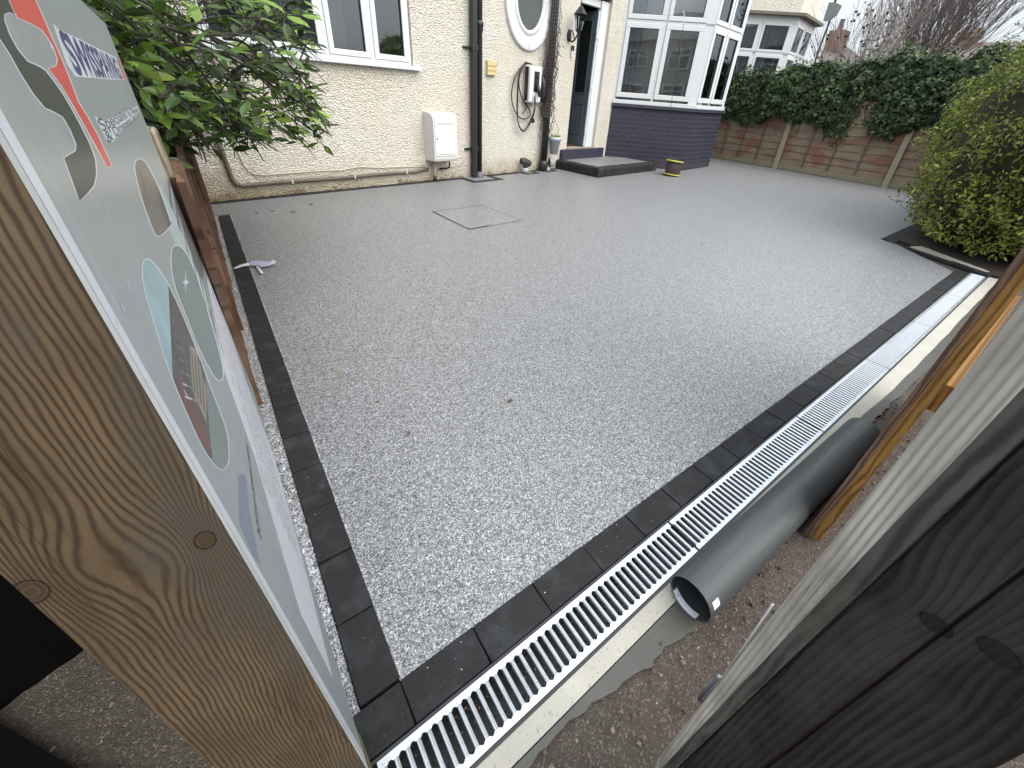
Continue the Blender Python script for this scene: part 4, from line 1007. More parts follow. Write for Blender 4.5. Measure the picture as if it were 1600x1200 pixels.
loop1 = [(250, 60), (190, 130), (150, 210), (128, 300), (122, 400), (140, 490), (180, 570), (230, 605), (280, 595), (305, 570), (300, 520), (270, 470), (225, 400), (200, 310), (195, 220), (215, 140), (260, 65)]
loop2 = [(265, 62), (215, 110), (188, 220), (180, 350), (175, 480), (180, 600), (200, 680), (240, 722), (275, 690), (310, 610), (340, 540), (355, 460), (352, 380)]
loop3 = [(235, 90), (205, 160), (190, 260), (182, 400), (180, 540), (186, 640), (214, 712), (250, 725), (300, 660), (335, 580), (352, 500), (350, 390)]
for i, lp in enumerate((loop1, loop2, loop3)):
    P_ = [fc(*zc_(*p), .05+.016*i+(.14 if (i and k > len(lp)-4) else 0)*(k-len(lp)+4)/3) for k, p in enumerate(lp)]
    MB(HM).tube(cat(P_), .0095, 10).build('cable', MT['black'], t, smooth=True)
MB(HM).tube(cat([fc(*zc_(*p), .06) for p in ((270, 440), (265, 500), (245, 535), (228, 555))]), .008, 8).build('cable', MT['black'], t, smooth=True)
MB(HM).tube([fc(*zc_(332, 612), .07), fc(*zc_(334, 634), .11)], [.034, .026], 14).build('plug_cap', MT['black'], t, smooth=True)
MB(HM).tube([fc(*zc_(250, 60), .05), fc(*zc_(275, 55), .08), fc(*zc_(330, 66), .1)], [.022, .018, .006], 10).build('cable_hook', MT['black'], t, smooth=True)

# soil pipe with wire mesh and a bare climber
t = thing('soil_pipe', 'black soil pipe wrapped in wire mesh between the oval window and the door', 'soil pipe', tuple(HP+HT*5.12), HA)
PXs, PYs = 5.115, -.10
MB(HM).tube([(PXs, PYs, .03), (PXs, PYs, 5.5)], .058, 24).build('pipe_body', MT['black'], t, smooth=True)
mb = MB(HM); rm = .088
for i in range(16):
    a = 2*math.pi*i/16; mb.tube([(PXs+rm*math.cos(a), PYs+rm*math.sin(a), .90), (PXs+rm*math.cos(a), PYs+rm*math.sin(a), 3.3)], .0022, 4)
for k in range(48):
    zc = .90+.05*k; mb.tube([(PXs+rm*math.cos(2*math.pi*i/16), PYs+rm*math.sin(2*math.pi*i/16), zc) for i in range(17)], .0022, 4, cap=False)
mb.build('wire_mesh', simple('galvanised_wire', (.20, .20, .20), .5), t)
MB(HM).lathe([(.06, 0), (.085, .02), (.085, .12), (.06, .16)], 20, Matrix.Translation((PXs, PYs, 0.02))).build('foot_socket', MT['black'], t, smooth=True)
t = thing('bare_climber', 'bare brown climbing plant twining up the mesh on the soil pipe', 'climbing plant', tuple(HP+HT*5.2), HA)
mb = MB(HM); lf = MB(HM); rc = random.Random(44)
for k in range(26):
    z = rc.uniform(.45, 1.6); a = rc.uniform(0, 6.28); P_ = []
    for i in range(22):
        r = .095+.02*math.sin(i*.9+k)+rc.uniform(-.006, .02)
        if rc.random() < .04: r += .06
        P_.append((PXs+r*math.cos(a), PYs+r*math.sin(a)*1.0, z)); a += rc.uniform(-.55, .55); z += rc.uniform(.01, .075)
        if rc.random() < .8 and z < 2.2:
            c_ = Vector(P_[-1]); d_ = Vector((rc.uniform(-1, 1), rc.uniform(-1, .2), rc.uniform(-1, .4))).normalized()*.03; e_ = d_.cross(Vector((rc.random(), 0, 1))).normalized()*.012
            lf.add([c_, c_+d_*.5+e_, c_+d_, c_+d_*.5-e_], [(0, 1, 2, 3)])
    mb.tube(P_, [.005-.0035*i/22 for i in range(22)], 5)
mb.tube(cat([fc(862, 204, .1), fc(866, 190, .12), fc(864, 170, .1), fc(867, 150, .12), fc(866, 120, .1)]), .004, 5)
mb.tube(cat([fc(870, 210, .1), fc(873, 203, .12), fc(868, 190, .1), fc(867, 178, .12)]), .003, 5)
mb.build('stems', simple('bare_brown_stem', (.075, .045, .035), .85, .4, 30), t); lf.build('withered_leaves', simple('withered_leaf', (.05, .028, .022), .9, .5, 40), t)

# wall lantern
t = thing('wall_lantern', 'black six sided lantern on a scroll bracket left of the front door', 'wall lamp', tuple(HP+HT*5.61), HA)
lx, ly = 5.62, -.20
MB(HM).lathe([(0, -.0), (.055, 0), (.05, -.012), (0, -.02)], 20, Matrix.Translation((5.615, -.001, 2.10)) @ Matrix.Scale(1.7, 4, (0, 0, 1)) @ Matrix.Rotation(R_(-90), 4, 'X')).build('back_plate', MT['blackmetal'], t, smooth=True)
MB(HM).tube(cat([(5.615, -.01, 2.08), (5.615, -.06, 2.02), (5.617, -.12, 2.03), (lx, -.17, 2.09), (lx, ly, 2.15)]), .013, 10).build('arm', MT['blackmetal'], t, smooth=True)
MB(HM).tube(cat([(5.615, -.01, 2.14), (5.615, -.05, 2.17), (5.617, -.09, 2.13), (5.617, -.13, 2.05)]), .009, 8).build('scroll', MT['blackmetal'], t, smooth=True)
MB(HM).lathe([(0, -.10), (.012, -.09), (.014, -.05), (.03, -.02), (.055, 0), (.055, .012), (0, .012)], 6, Matrix.Translation((lx, ly, 2.16))).build('lamp_base', MT['blackmetal'], t)
MB(HM).lathe([(.052, 0), (.085, .19)], 6, Matrix.Translation((lx, ly, 2.175))).build('glass', m_glass('lantern_glass', a=.5), t)
mb = MB(HM)
for i in range(6):
    a = 2*math.pi*i/6; mb.tube([(lx+.053*math.cos(a), ly+.053*math.sin(a), 2.172), (lx+.087*math.cos(a), ly+.087*math.sin(a), 2.368)], .005, 5)
mb.build('glazing_bars', MT['blackmetal'], t)
MB(HM).lathe([(.105, 0), (.112, .012), (.075, .055), (.03, .11), (.012, .13), (.016, .15), (.008, .165), (.008, .185), (0, .2)], 6, Matrix.Translation((lx, ly, 2.366))).build('cap', MT['blackmetal'], t)
MB(HM).tube([(lx, ly, 2.17), (lx, ly, 2.27)], .013, 8).build('lamp_holder', MT['blackmetal'], t)
t = thing('doorbell', 'slim silver doorbell with black top on the wall below the lantern', 'doorbell', tuple(HP+HT*5.73), HA)
MB(HM).box(5.700, 5.752, -.026, -.001, 1.80, 1.965).build('case', simple('silver', (.55, .55, .56), .35), t, bevel=.006)
MB(HM).box(5.697, 5.755, -.032, -.0005, 1.90, 1.972).build('camera_cap', MT['black'], t, bevel=.006)

# hanging grey pot
t = thing('hanging_pot', 'light grey plant pot of green shoots hung on the wall by the soil pipe', 'plant pot', tuple(HP+HT*5.3), HA)
px_, py_ = 5.30, -.17
MB(HM).lathe([(0, .29), (.068, .29), (.10, .52), (.115, .52), (.118, .575), (.105, .58), (.10, .555), (0, .55)], 28, Matrix.Translation((px_, py_, 0))).build('pot', MT['greypot'], t, smooth=True)
mb = MB(HM); rr = random.Random(2)
for i in range(260):
    a = rr.uniform(0, 6.28); r = .09*math.sqrt(rr.random()); x_, y_ = px_+r*math.cos(a), py_+r*math.sin(a); h = rr.uniform(.03, .075); lx_, ly_ = rr.uniform(-.02, .02), rr.uniform(-.02, .02)
    mb.add([(x_-.004, y_, .555), (x_+.004, y_, .555), (x_+lx_, y_+ly_, .555+h)], [(0, 1, 2)])
mb.build('shoots', simple('moss_green', (.13, .19, .03), .8, .3, 30), t)
MB(HM).box(px_-.01, px_+.01, py_+.10, -.002, .54, .56).build('bracket', MT['black'], t)
# gullies
t = thing('gully_hopper', 'black plastic waste hopper on a grey stub at the wall foot, under the charger', 'gully', tuple(HP+HT*4.62), HA)
MB(HM).tube([(4.635, -.12, .0), (4.635, -.12, .09)], .058, 20).build('stub', MT['greypvc2'], t, smooth=True)
MB(HM).tube([(4.54, -.10, .20), (4.62, -.12, .19), (4.72, -.15, .15)], [.052, .062, .05], 8).build('hopper', simple('weathered_black_plastic', (.035, .033, .03), .7, .4, 20), t)
MB(HM).tube([(4.635, -.12, .08), (4.635, -.12, .16)], .05, 12).build('neck', MT['black'], t)
t = thing('gully_trap', 'open black ring gully beside the foot of the soil pipe', 'gully', tuple(HP+HT*5.25), HA)
MB(HM).tube([(5.19, -.135, .0), (5.19, -.135, .075)], .055, 20).build('stub', MT['greypvc2'], t, smooth=True)
TT = Matrix.Translation((5.225, -.17, .15)) @ Matrix.Rotation(R_(62), 4, 'Z') @ Matrix.Rotation(R_(90), 4, 'X')
MB(HM).lathe([(.075, -.02), (.080, .0), (.080, .05), (.065, .05), (.062, -.02)], 24, TT).build('ring', simple('grey_ring', (.28, .28, .28), .5), t, smooth=True)
MB(HM).lathe([(0, -.015), (.063, -.015)], 24, TT).build('hollow', MT['dark'], t)
MB(HM).tube([(5.10, -.06, .05), (5.12, -.10, .17), (5.15, -.12, .12)], .05, 12).build('bend', MT['black'], t, smooth=True)

# yellow reel with thin line
rp_ = G(1056, 276)
t = thing('cable_reel', 'yellow spool reel with black rim standing on the drive by the bay', 'reel', tuple(rp_))
TR = Matrix.Translation((rp_[0]-.0, rp_[1]+.12, 0)) @ Matrix.Rotation(R_(6), 4, 'Y')
for zb in (.012, .255): MB().lathe([(0, zb), (.165, zb), (.172, zb+.010), (.165, zb+.022), (.10, zb+.020), (0, zb+.026)], 32, TR).build('flange', MT['reel'], t, smooth=True)
MB().lathe([(.12, .03), (.135, .05), (.133, .22), (.12, .255)], 32, TR).build('wound_line', simple('brown_line', (.05, .035, .03), .6, .4, 60, bump=.6, bscale=120), t, smooth=True)
MB().tube([TR @ Vector((.19*math.cos(a), .19*math.sin(a), z_)) for a, z_ in ((-.3, .0), (-.3, .1), (-.1, .27), (.5, .30), (1.2, .30), (2.0, .28))], .010, 8).build('handle', MT['black'], t, smooth=True)
t = thing('flexible_rod', 'thin black flexible rod rising from the yellow reel past the bay window', 'rod', tuple(rp_))
D0 = np.linalg.norm(G(1048, 262, .2)[:2]); 
def atr(px, py, r): d = ray(px, py); k = r/math.hypot(d[0], d[1]); return (d[0]*k, d[1]*k, CAMH+d[2]*k)
rd = math.hypot(rp_[0], rp_[1])
rod = [atr(1048, 250, rd), atr(1045, 215, rd), atr(1046, 185, rd), atr(1052, 140, rd), atr(1060, 90, rd), atr(1068, 38, rd)]
MB().tube(cat(rod), .0045, 6).build('rod_shaft', MT['black'], t, smooth=True)
MB().tube(cat([rod[-1], atr(1069, 24, rd), atr(1067.5, 17, rd)]), .006, 6).build('white_tip', MT['white'], t, smooth=True)

# ------------------------------------------------------------------ right panel fence
def m_panel():
    N = NT('weathered_waney_panel'); x, y, z = N.sep(N.co())
    g = N.noise(1, 4, .65, N.comb(y*3, z*34, 0.0)); b2 = N.noise(1.6, 4, .6); r = N.noise(2.3, 3, .5, N.comb(y, z*1.4, 4.0))
    col = N.mix(g, (.085, .058, .040), (.33, .245, .18)); col = N.mix(N.ramp(b2, [(.45, 0.0), (.65, .6)]), col, (.21, .19, .11))
    col = N.mix(N.ramp(r, [(.50, 0.0), (.64, .75)]), col, (.17, .062, .042))
    return N.done(col, .85, N.bump(g, .6, .006))
MT['panel'] = m_panel()
MT['conpost'] = simple('pale_timber_post', (.27, .25, .17), .8, .25, 9, bump=.5)
t = thing('panel_fence', 'weathered waney board panel fence under the ivy, right of the house', 'fence', (11.45, 4, 0))
posts_y = [7.05, 5.01, 2.69, .42]
def fx(y_): return 11.47-(y_-1.3)*.012
for i in range(3):
    ya, yb = posts_y[i+1]+.06, posts_y[i]-.05
    mb = MB(); nb = 9
    for k in range(nb):
        z0 = .12+k*.155; xx = fx((ya+yb)/2)
        m2 = 14; vs = []
        rk = random.Random(i*20+k)
        for j in range(m2+1):
            y_ = ya+(yb-ya)*j/m2; wob = rk.uniform(-.014, .014); vs += [(xx-.022, y_, z0-.01+wob), (xx-.004, y_, z0+.17), (xx+.012, y_, z0+.17), (xx+.0, y_, z0-.01+wob)]
        fs = []
        for j in range(m2):
            a = 4*j; b_ = 4*(j+1); fs += [(a, a+1, b_+1, b_), (a+1, a+2, b_+2, b_+1), (a+3, a, b_, b_+3)]
        mb.add(vs, fs)
    mb.build('panel', MT['panel'], t)
    mb = MB()
    for k in range(5):
        y_ = ya+(yb-ya)*k/4; mb.box(fx(y_)-.045, fx(y_)-.024, y_-.018, y_+.018, .12, 1.55)
    mb.build('batten', simple('fence_batten', (.12, .085, .06), .85, .35, 12), t)
    MB().box(fx((ya+yb)/2)-.035, fx((ya+yb)/2)-.005, ya, yb, -.03, .125).build('gravel_board', simple('gravel_board', (.21, .19, .12), .85, .35, 5, bump=.4), t)
for y_ in posts_y: MB().box(fx(y_)-.09, fx(y_)+.02, y_-.06, y_+.045, -.05, 1.6).build('post', MT['conpost'], t, bevel=.006)

# ------------------------------------------------------------------ foliage
def m_leaf(name, stops, rough=.45, trans=True, spec=.5):
    N = NT(name); r = N.rand(); col = N.ramp(r, stops); col = N.mix(N.noise(25, 2)*.3, col, tuple(x*.5 for x in stops[0][1]))
    m = N.done(col, rough, spec=spec)
    if trans:
        t = N.t; tl = t.nodes.new('ShaderNodeBsdfTranslucent'); t.links.new(col.k, tl.inputs[0]); ms = t.nodes.new('ShaderNodeMixShader'); ms.inputs[0].default_value = .22
        t.links.new(N.b.outputs[0], ms.inputs[1]); t.links.new(tl.outputs[0], ms.inputs[2]); t.links.new(ms.outputs[0], N.o.inputs[0])
    return m
def leaf_mesh(name, C_, Nn, size, mat, parent=None, shape='oval', seed=0, dirs=None, **kw):
    """C_ (n,3) centres, Nn (n,3) face normals, size (n,) -> one mesh of folded leaves"""
    rs = np.random.RandomState(seed); n = len(C_); Nn = Nn/np.linalg.norm(Nn, axis=1)[:, None]
    if dirs is None: dirs = rs.randn(n, 3)
    t_ = dirs-Nn*(dirs*Nn).sum(1)[:, None]; t_ /= np.linalg.norm(t_, axis=1)[:, None]+1e-9; b_ = np.cross(Nn, t_)
    if shape == 'oval': prof = [(0, 0, 0), (.22, .14, .04), (.5, .19, .04), (.82, .10, .02), (1, 0, -.08), (.82, -.10, .02), (.5, -.19, .04), (.22, -.14, .04)]; mid = [(.22, 0, 0), (.55, 0, 0), (.82, 0, -.02)]; F = [(0, 1, 8), (1, 2, 9, 8), (2, 3, 10, 9), (3, 4, 10), (4, 5, 10), (5, 6, 9, 10), (6, 7, 8, 9), (7, 0, 8)]
    elif shape == 'ivy': prof = [(0, 0, 0), (.1, .38, .05), (.45, .48, .04), (.5, .24, 0), (1, 0, -.1), (.5, -.24, 0), (.45, -.48, .04), (.1, -.38, .05)]; mid = [(.3, 0, 0)]; F = [(0, 1, 8), (1, 2, 8), (2, 3, 8), (3, 4, 8), (4, 5, 8), (5, 6, 8), (6, 7, 8), (7, 0, 8)]
    else: prof = [(0, 0, 0), (.5, .32, .04), (1, 0, -.05), (.5, -.32, .04)]; mid = []; F = [(0, 1, 2), (0, 2, 3)]
    pts = np.array(prof+mid); k = len(pts)
    V = C_[:, None, :]+size[:, None, None]*(pts[None, :, 0:1]*t_[:, None, :]+pts[None, :, 1:2]*b_[:, None, :]+pts[None, :, 2:3]*Nn[:, None, :])
    V = V.reshape(-1, 3); faces = [tuple(i*k+a for a in f) for i in range(n) for f in F]
    me = bpy.data.meshes.new(name); me.from_pydata(V.tolist(), [], faces); me.materials.append(mat); me.update()
    o = bpy.data.objects.new(name, me); COL.objects.link(o)
    if parent is not None: o.parent = parent; o.matrix_parent_inverse = parent.matrix_world.inverted()
    if kw: tag(o, **kw)
    return o
rs = np.random.RandomState(1)
# ivy mass over the panel fence
ivy = thing('ivy_hedge', 'dark glossy ivy hedge sprawling over the top of the weathered panel fence', 'ivy hedge', (11.7, 4, 0))
ML = m_leaf('ivy_leaf', [(0, (.014, .028, .012)), (.45, (.038, .070, .030)), (.85, (.085, .135, .055)), (1, (.18, .24, .07))], .5, spec=.28)
n = 30000; Y = rs.uniform(.3, 7.6, n)
front = 11.32+.12*np.sin(Y*2.1)+.10*np.sin(Y*5.3+1)+.06*np.sin(Y*11)
ztop = np.interp(Y, [0.3, 2.0, 3.5, 5.2, 6.2, 7.0, 7.6], [2.30, 2.33, 2.30, 2.08, 1.95, 1.82, 1.7])+.07*np.sin(Y*4.1)+.05*np.sin(Y*9.7)
zbot = .98+.16*np.sin(Y*2.7+.5)+.10*np.sin(Y*6.1)-.14*((Y > 2.9) & (Y < 4.2))
q = rs.rand(n); Z = zbot+(ztop-zbot)*q
prof_ = .30*np.sin(np.pi*np.clip(q, 0, 1))**.6
top = rs.rand(n) < .28
dep = rs.rand(n)**1.6*.30
X = front+.05-prof_*.55+dep; X = np.where(top, front+rs.rand(n)*.95, X); Z = np.where(top, ztop-.10*rs.rand(n)**1.5+.05*rs.rand(n)+(rs.rand(n) < .10)*rs.rand(n)*.20, Z)
clump = np.sin(Y*7+np.cos(Z*9)*2)*np.sin(Z*11+Y*3)*.06; X = X-np.where(top, 0, clump)
Cn = np.stack([X, Y, Z], 1); Nr = rs.randn(n, 3)*.55+np.where(top[:, None], [[-.3, -.2, 1.1]], [[-1, -.25, .45]])
dr_ = rs.randn(n, 3)*.5+np.array([0, 0, -1.0])
leaf_mesh('leaves', Cn, Nr, rs.uniform(.045, .095, n), ML, ivy, 'ivy', 3, dr_)
# dark heart of stems
mb = MB(); rr = random.Random(6)
for i in range(230):
    y_ = rr.uniform(.4, 7.4); x_ = 11.42+rr.uniform(-.05, .35); z_ = rr.uniform(.8, 1.1); P_ = []
    for k in range(9): P_.append((x_, y_, z_)); x_ += rr.uniform(-.08, .07); y_ += rr.uniform(-.14, .14); z_ += rr.uniform(.02, .20); z_ = min(z_, 1.9)
    mb.tube(P_, [.012-.001*k for k in range(9)], 5)
mb.build('stems', simple('ivy_stem', (.06, .045, .03), .9, .3, 20), ivy)
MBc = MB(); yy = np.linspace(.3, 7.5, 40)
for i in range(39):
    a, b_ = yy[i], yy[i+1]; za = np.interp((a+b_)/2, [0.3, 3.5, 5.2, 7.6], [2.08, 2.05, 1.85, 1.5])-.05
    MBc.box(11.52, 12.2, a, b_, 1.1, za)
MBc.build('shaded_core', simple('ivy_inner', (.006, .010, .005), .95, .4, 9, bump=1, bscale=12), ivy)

# clipped yellow green hedge on the right
hd = thing('clipped_hedge', 'large yellow-green small leaved hedge in the bed on the right', 'hedge', (7.6, .5, 0))
MH = m_leaf('euonymus_leaf', [(0, (.050, .075, .014)), (.35, (.115, .150, .020)), (.7, (.22, .26, .030)), (.93, (.30, .34, .045)), (1, (.46, .50, .14))], .4)
def hsurf(u, v):     # ellipsoid-ish hedge body; u azimuth, v 0..1 height
    return None
n = 52000
hx, hy, ha, hb, hh = 8.15, .22, 2.20, 1.18, 2.22
th = rs.uniform(0, 2*np.pi, n); v_ = rs.rand(n)
bul = np.where(v_ < .16, .80+.20*np.sqrt(np.clip(v_/.16, 0, 1)), 1.0)*np.where(v_ > .5, np.sqrt(np.clip(1-((v_-.5)/.52)**2*.82, 0, 1)), 1.0)
lump = 1+.065*np.sin(th*5+v_*7)+.05*np.sin(th*13-v_*17)+.045*np.sin(v_*31+th*9)+.03*np.sin(th*37+v_*23)
rad = bul*lump*(1-rs.rand(n)**2*.16)*(1+.03*rs.randn(n)*(rs.rand(n) < .2))
sup = (np.abs(np.cos(th))**3+np.abs(np.sin(th))**3)**(-1/3)
X = hx+ha*rad*sup*np.cos(th); Y = hy+hb*rad*sup*np.sin(th); Z = .10+v_*hh
tp = rs.rand(n) < .12
rr_ = np.sqrt(rs.rand(n)); X = np.where(tp, hx+ha*.75*rr_*np.cos(th), X); Y = np.where(tp, hy+hb*.75*rr_*np.sin(th), Y); Z = np.where(tp, hh*(.99+.12*(1-rr_**2))-.1*rs.rand(n), Z)
Cn = np.stack([X, Y, Z], 1); out_n = np.stack([np.cos(th)/ha, np.sin(th)/hb, (v_-.35)*.6], 1); out_n /= np.linalg.norm(out_n, axis=1)[:, None]
keep = (X < 10.2)
leaf_mesh('leaves', Cn[keep], (out_n+rs.randn(n, 3)*.55)[keep], rs.uniform(.032, .062, n)[keep], MH, hd, 'oval', 5)
# sprigs sticking out towards the drive
mb = MB(); cs = []; 
for i in range(240):
    a = rs.uniform(1.6, 5.0); vv = rs.uniform(.05, .96); s_ = (abs(math.cos(a))**3+abs(math.sin(a))**3)**(-1/3); p = np.array([hx+ha*.93*s_*math.cos(a)*math.sqrt(1-max(0, vv-.5)**2*2.6), hy+hb*.93*s_*math.sin(a)*math.sqrt(1-max(0, vv-.5)**2*2.6), .12+vv*hh]); d_ = np.array([math.cos(a)/ha, math.sin(a)/hb, rs.uniform(-.1, .6)]); d_ /= np.linalg.norm(d_); L = rs.uniform(.1, .32)
    P_ = [tuple(p+d_*L*k/4+np.array([0, 0, .02*k*k*.1])) for k in range(5)]; mb.tube(P_, .0022, 4)
    for k in range(1, 5):
        for _ in range(3): cs.append(np.array(P_[k])+rs.randn(3)*.012)
mb.build('sprigs', simple('green_twig', (.06, .07, .025), .8), hd, kind='stuff')
cs = np.array(cs); leaf_mesh('leaves', cs, rs.randn(len(cs), 3)+[-.4, 0, .6], rs.uniform(.02, .038, len(cs)), MH, hd, 'oval', 8)
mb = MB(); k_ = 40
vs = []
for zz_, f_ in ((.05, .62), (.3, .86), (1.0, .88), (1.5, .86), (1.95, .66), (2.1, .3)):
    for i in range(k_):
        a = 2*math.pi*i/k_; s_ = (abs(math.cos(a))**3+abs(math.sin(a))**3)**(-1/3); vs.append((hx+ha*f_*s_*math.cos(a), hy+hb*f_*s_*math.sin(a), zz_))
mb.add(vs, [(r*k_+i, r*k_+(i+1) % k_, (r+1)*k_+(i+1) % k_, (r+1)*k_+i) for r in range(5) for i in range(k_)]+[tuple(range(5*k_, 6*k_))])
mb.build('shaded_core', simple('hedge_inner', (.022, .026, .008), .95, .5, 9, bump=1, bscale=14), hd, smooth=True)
# planting bed under it
bedpts = [tuple(K2+np.array([.05, .10])), tuple(K1+np.array([.22, -.06])), (11.4, 1.22), (11.4, -3), (5.85, -3)]
MB().prism([bedpts[0], bedpts[4], bedpts[3], bedpts[2], bedpts[1]], -.03, .012).build('planting_bed', MT['soilbed'], kind='structure')
d_ = (K2-K1)/np.linalg.norm(K2-K1); n_ = np.array([-d_[1], d_[0]]); Lq = np.linalg.norm(K2-K1)
P_ = [tuple(K1+d_*(.30+.05*i)+n_*.060) for i in range(int((Lq-.3)/.05))]; P2_ = [tuple(np.array(p)+n_*(.05+.13*max(0, 1-i*.05/.8)+rg.uniform(-.008, .008))) for i, p in enumerate(P_)]
MB().prism(P_+P2_[::-1], -.03, .0145).build('mortar_lip', MT['concrete'], kind='structure')

# shrub overhanging at top left
sh = thing('broadleaf_shrub', 'leafy green shrub overhanging the fence behind the company sign', 'shrub', (-.9, 3.0, 0))
MS = m_leaf('shrub_leaf', [(0, (.020, .036, .012)), (.35, (.050, .090, .020)), (.7, (.10, .19, .030)), (.9, (.20, .34, .045)), (1, (.34, .44, .09))], .38)
MSb = simple('shrub_bark', (.030, .026, .018), .85, .3, 20)
mb = MB(); LC = []; LN = []; LD = []; LS = []
rr = random.Random(17)
def inside(p): return p[2] > .86+max(0, 2.8-p[1])*.35+max(0, -.1-p[0])*.1 and p[1] > 2.0 and p[0] < .27*p[1]-.15 and p[0] < .86 and p[1] < 5.2
def branch(p, d, L, r, depth, droop):
    P_ = [tuple(p)]; n = max(4, int(L/.07)); p = np.array(p, float); d = np.array(d, float); d /= np.linalg.norm(d)
    for k in range(n):
        d = d+np.array([rr.gauss(0, .10), rr.gauss(0, .10), rr.gauss(0, .09)-droop*.05]); d /= np.linalg.norm(d); p = p+d*L/n; P_.append(tuple(p))
        if not inside(p): break
        if depth == 0 or k > n*.25:
            if depth < 2 and rr.random() < (.62 if depth == 1 else .5):
                e = d+np.array([rr.gauss(0, .75), rr.gauss(0, .75), rr.gauss(-.1, .5)]); branch(p, e, L*rr.uniform(.35, .6), r*.55, depth+1, droop*1.2)
            if depth >= 1:
                side = np.cross(d, [0, 0, 1.0]); side /= np.linalg.norm(side)+1e-6
                for sg in (-1, 1):
                    if rr.random() < .85: LC.append(p.copy()); LD.append(d*.6+side*sg*.9+np.array([0, 0, rr.uniform(-.7, .1)])); LN.append(np.array([rr.gauss(0, .45), rr.gauss(0, .45)-.25, 1.0])); LS.append(rr.uniform(.068, .118)*(1.0 if depth == 1 else .85))
    if len(P_) > 2: mb.tube(P_, [max(.0010, r*(1-.8*k/n)) for k in range(len(P_))], 6)
for i in range(46):
    base_ = np.array([rr.uniform(-2.5, -1.25), rr.uniform(1.9, 4.2), rr.uniform(1.05, 1.9)])
    branch(base_, [rr.uniform(.25, 1.0), rr.uniform(-.35, .25), rr.uniform(.0, .7)], rr.uniform(1.3, 2.8), .009, 0, 1.3)
# deliberate arching sprays
for (a, b_, c_) in (((330, 60), (470, 225), 3.1), ((400, 40), (510, 165), 3.2), ((420, 30), (520, 60), 3.3), ((300, 120), (420, 200), 3.0), ((380, 80), (500, 130), 3.3), ((210, 60), (420, 95), 2.9), ((230, 90), (500, 150), 3.3), ((260, 130), (460, 215), 3.2), ((300, 30), (515, 25), 3.2), ((250, 150), (360, 238), 2.6), ((200, 30), (330, 130), 1.9), ((190, 70), (300, 190), 2.0), ((280, 60), (440, 130), 2.8), ((350, 60), (480, 110), 3.1), ((250, 40), (400, 180), 2.7)):
    p = np.array(atr(*a, c_-.5)); q = np.array(atr(*b_, c_)); branch(p, (q-p)+[0, 0, .12], np.linalg.norm(q-p), .008, 1, .8); branch(p, (q-p)+[0, 0, .3], np.linalg.norm(q-p)*.9, .007, 1, .8)
# dense mass behind
nm = 7500; rs2 = np.random.RandomState(9)
cen = np.stack([rs2.uniform(-1.9, .10, nm), rs2.uniform(2.05, 4.7, nm), 0*rs2.rand(nm)], 1); cen[:, 0] -= np.clip(2.9-cen[:, 1], 0, 1)*.35; cen[:, 2] = .98+np.clip(2.9-cen[:, 1], 0, 1)*.12+rs2.rand(nm)**.8*1.9+.15*np.sin(cen[:, 1]*5)
LC += list(cen); LN += list(rs2.randn(nm, 3)*.6+[0.1, -.5, .9]); LD += list(rs2.randn(nm, 3)+[.5, -.3, -.5]); LS += list(rs2.uniform(.07, .125, nm))
leaf_mesh('leaves', np.array(LC), np.array(LN), np.array(LS), MS, sh, 'oval', 12, np.array(LD))
for i in range(6): P_ = [(-1.1-.1*i, 2.2+.4*i, 0), (-1.0-.05*i, 2.25+.4*i, .6), (-1.0, 2.3+.38*i, 1.2), (-.8, 2.3+.38*i, 1.9)]; mb.tube(P_, [.03, .026, .02, .012], 7)
mb.build('branches', MSb, sh)

# ------------------------------------------------------------------ neighbours and background
nb_ = thing('neighbour_house', 'pale rendered neighbour house with a white bay behind the ivy', 'house', tuple(HP+HT*12), HA)
LN_ = 4.39
def sh_(p): return (p[0]+LN_, p[1])
nbase = [(7.20+LN_, 0), (8.19+LN_, -1.31), (9.66+LN_, -1.31), (10.5+LN_, 0)]
mb = MB(HM); mb.box(11.40, 15.6, .01, .3, -.05, 5.6); mb.box(15.3, 15.6, .31, 8, -.05, 5.6); mb.build('wall', MT['stucco2'], nb_)
mb = MB(HM); ring_prism(mb, nbase, off_poly(nbase, -.22), -.05, 1.13); mb.build('bay_base', MT['stucco2'], nb_)
mb = MB(HM); ring_prism(mb, off_poly(nbase, .02), off_poly(nbase, -.12), 1.131, 1.23); nbw = mb.build('bay_window', MT['upvc'], nb_); mb = MB(HM); ring_prism(mb, off_poly(nbase, .0), off_poly(nbase, -.12), 3.10, 3.24); mb.build('head', MT['upvc'], nbw)
mb = MB(HM); ring_prism(mb, off_poly(nbase, .16), off_poly(nbase, -.5), 3.241, 3.30); mb.build('canopy', simple('mossy_lead_canopy', (.13, .12, .09), .7, .3, 6), nb_)
mb = MB(HM); ob = off_poly(nbase, .05); ring_prism(mb, off_poly(nbase, -.03), off_poly(nbase, -.35), 3.301, 4.6); mb.build('bay_upper', MT['stucco2'], nb_)
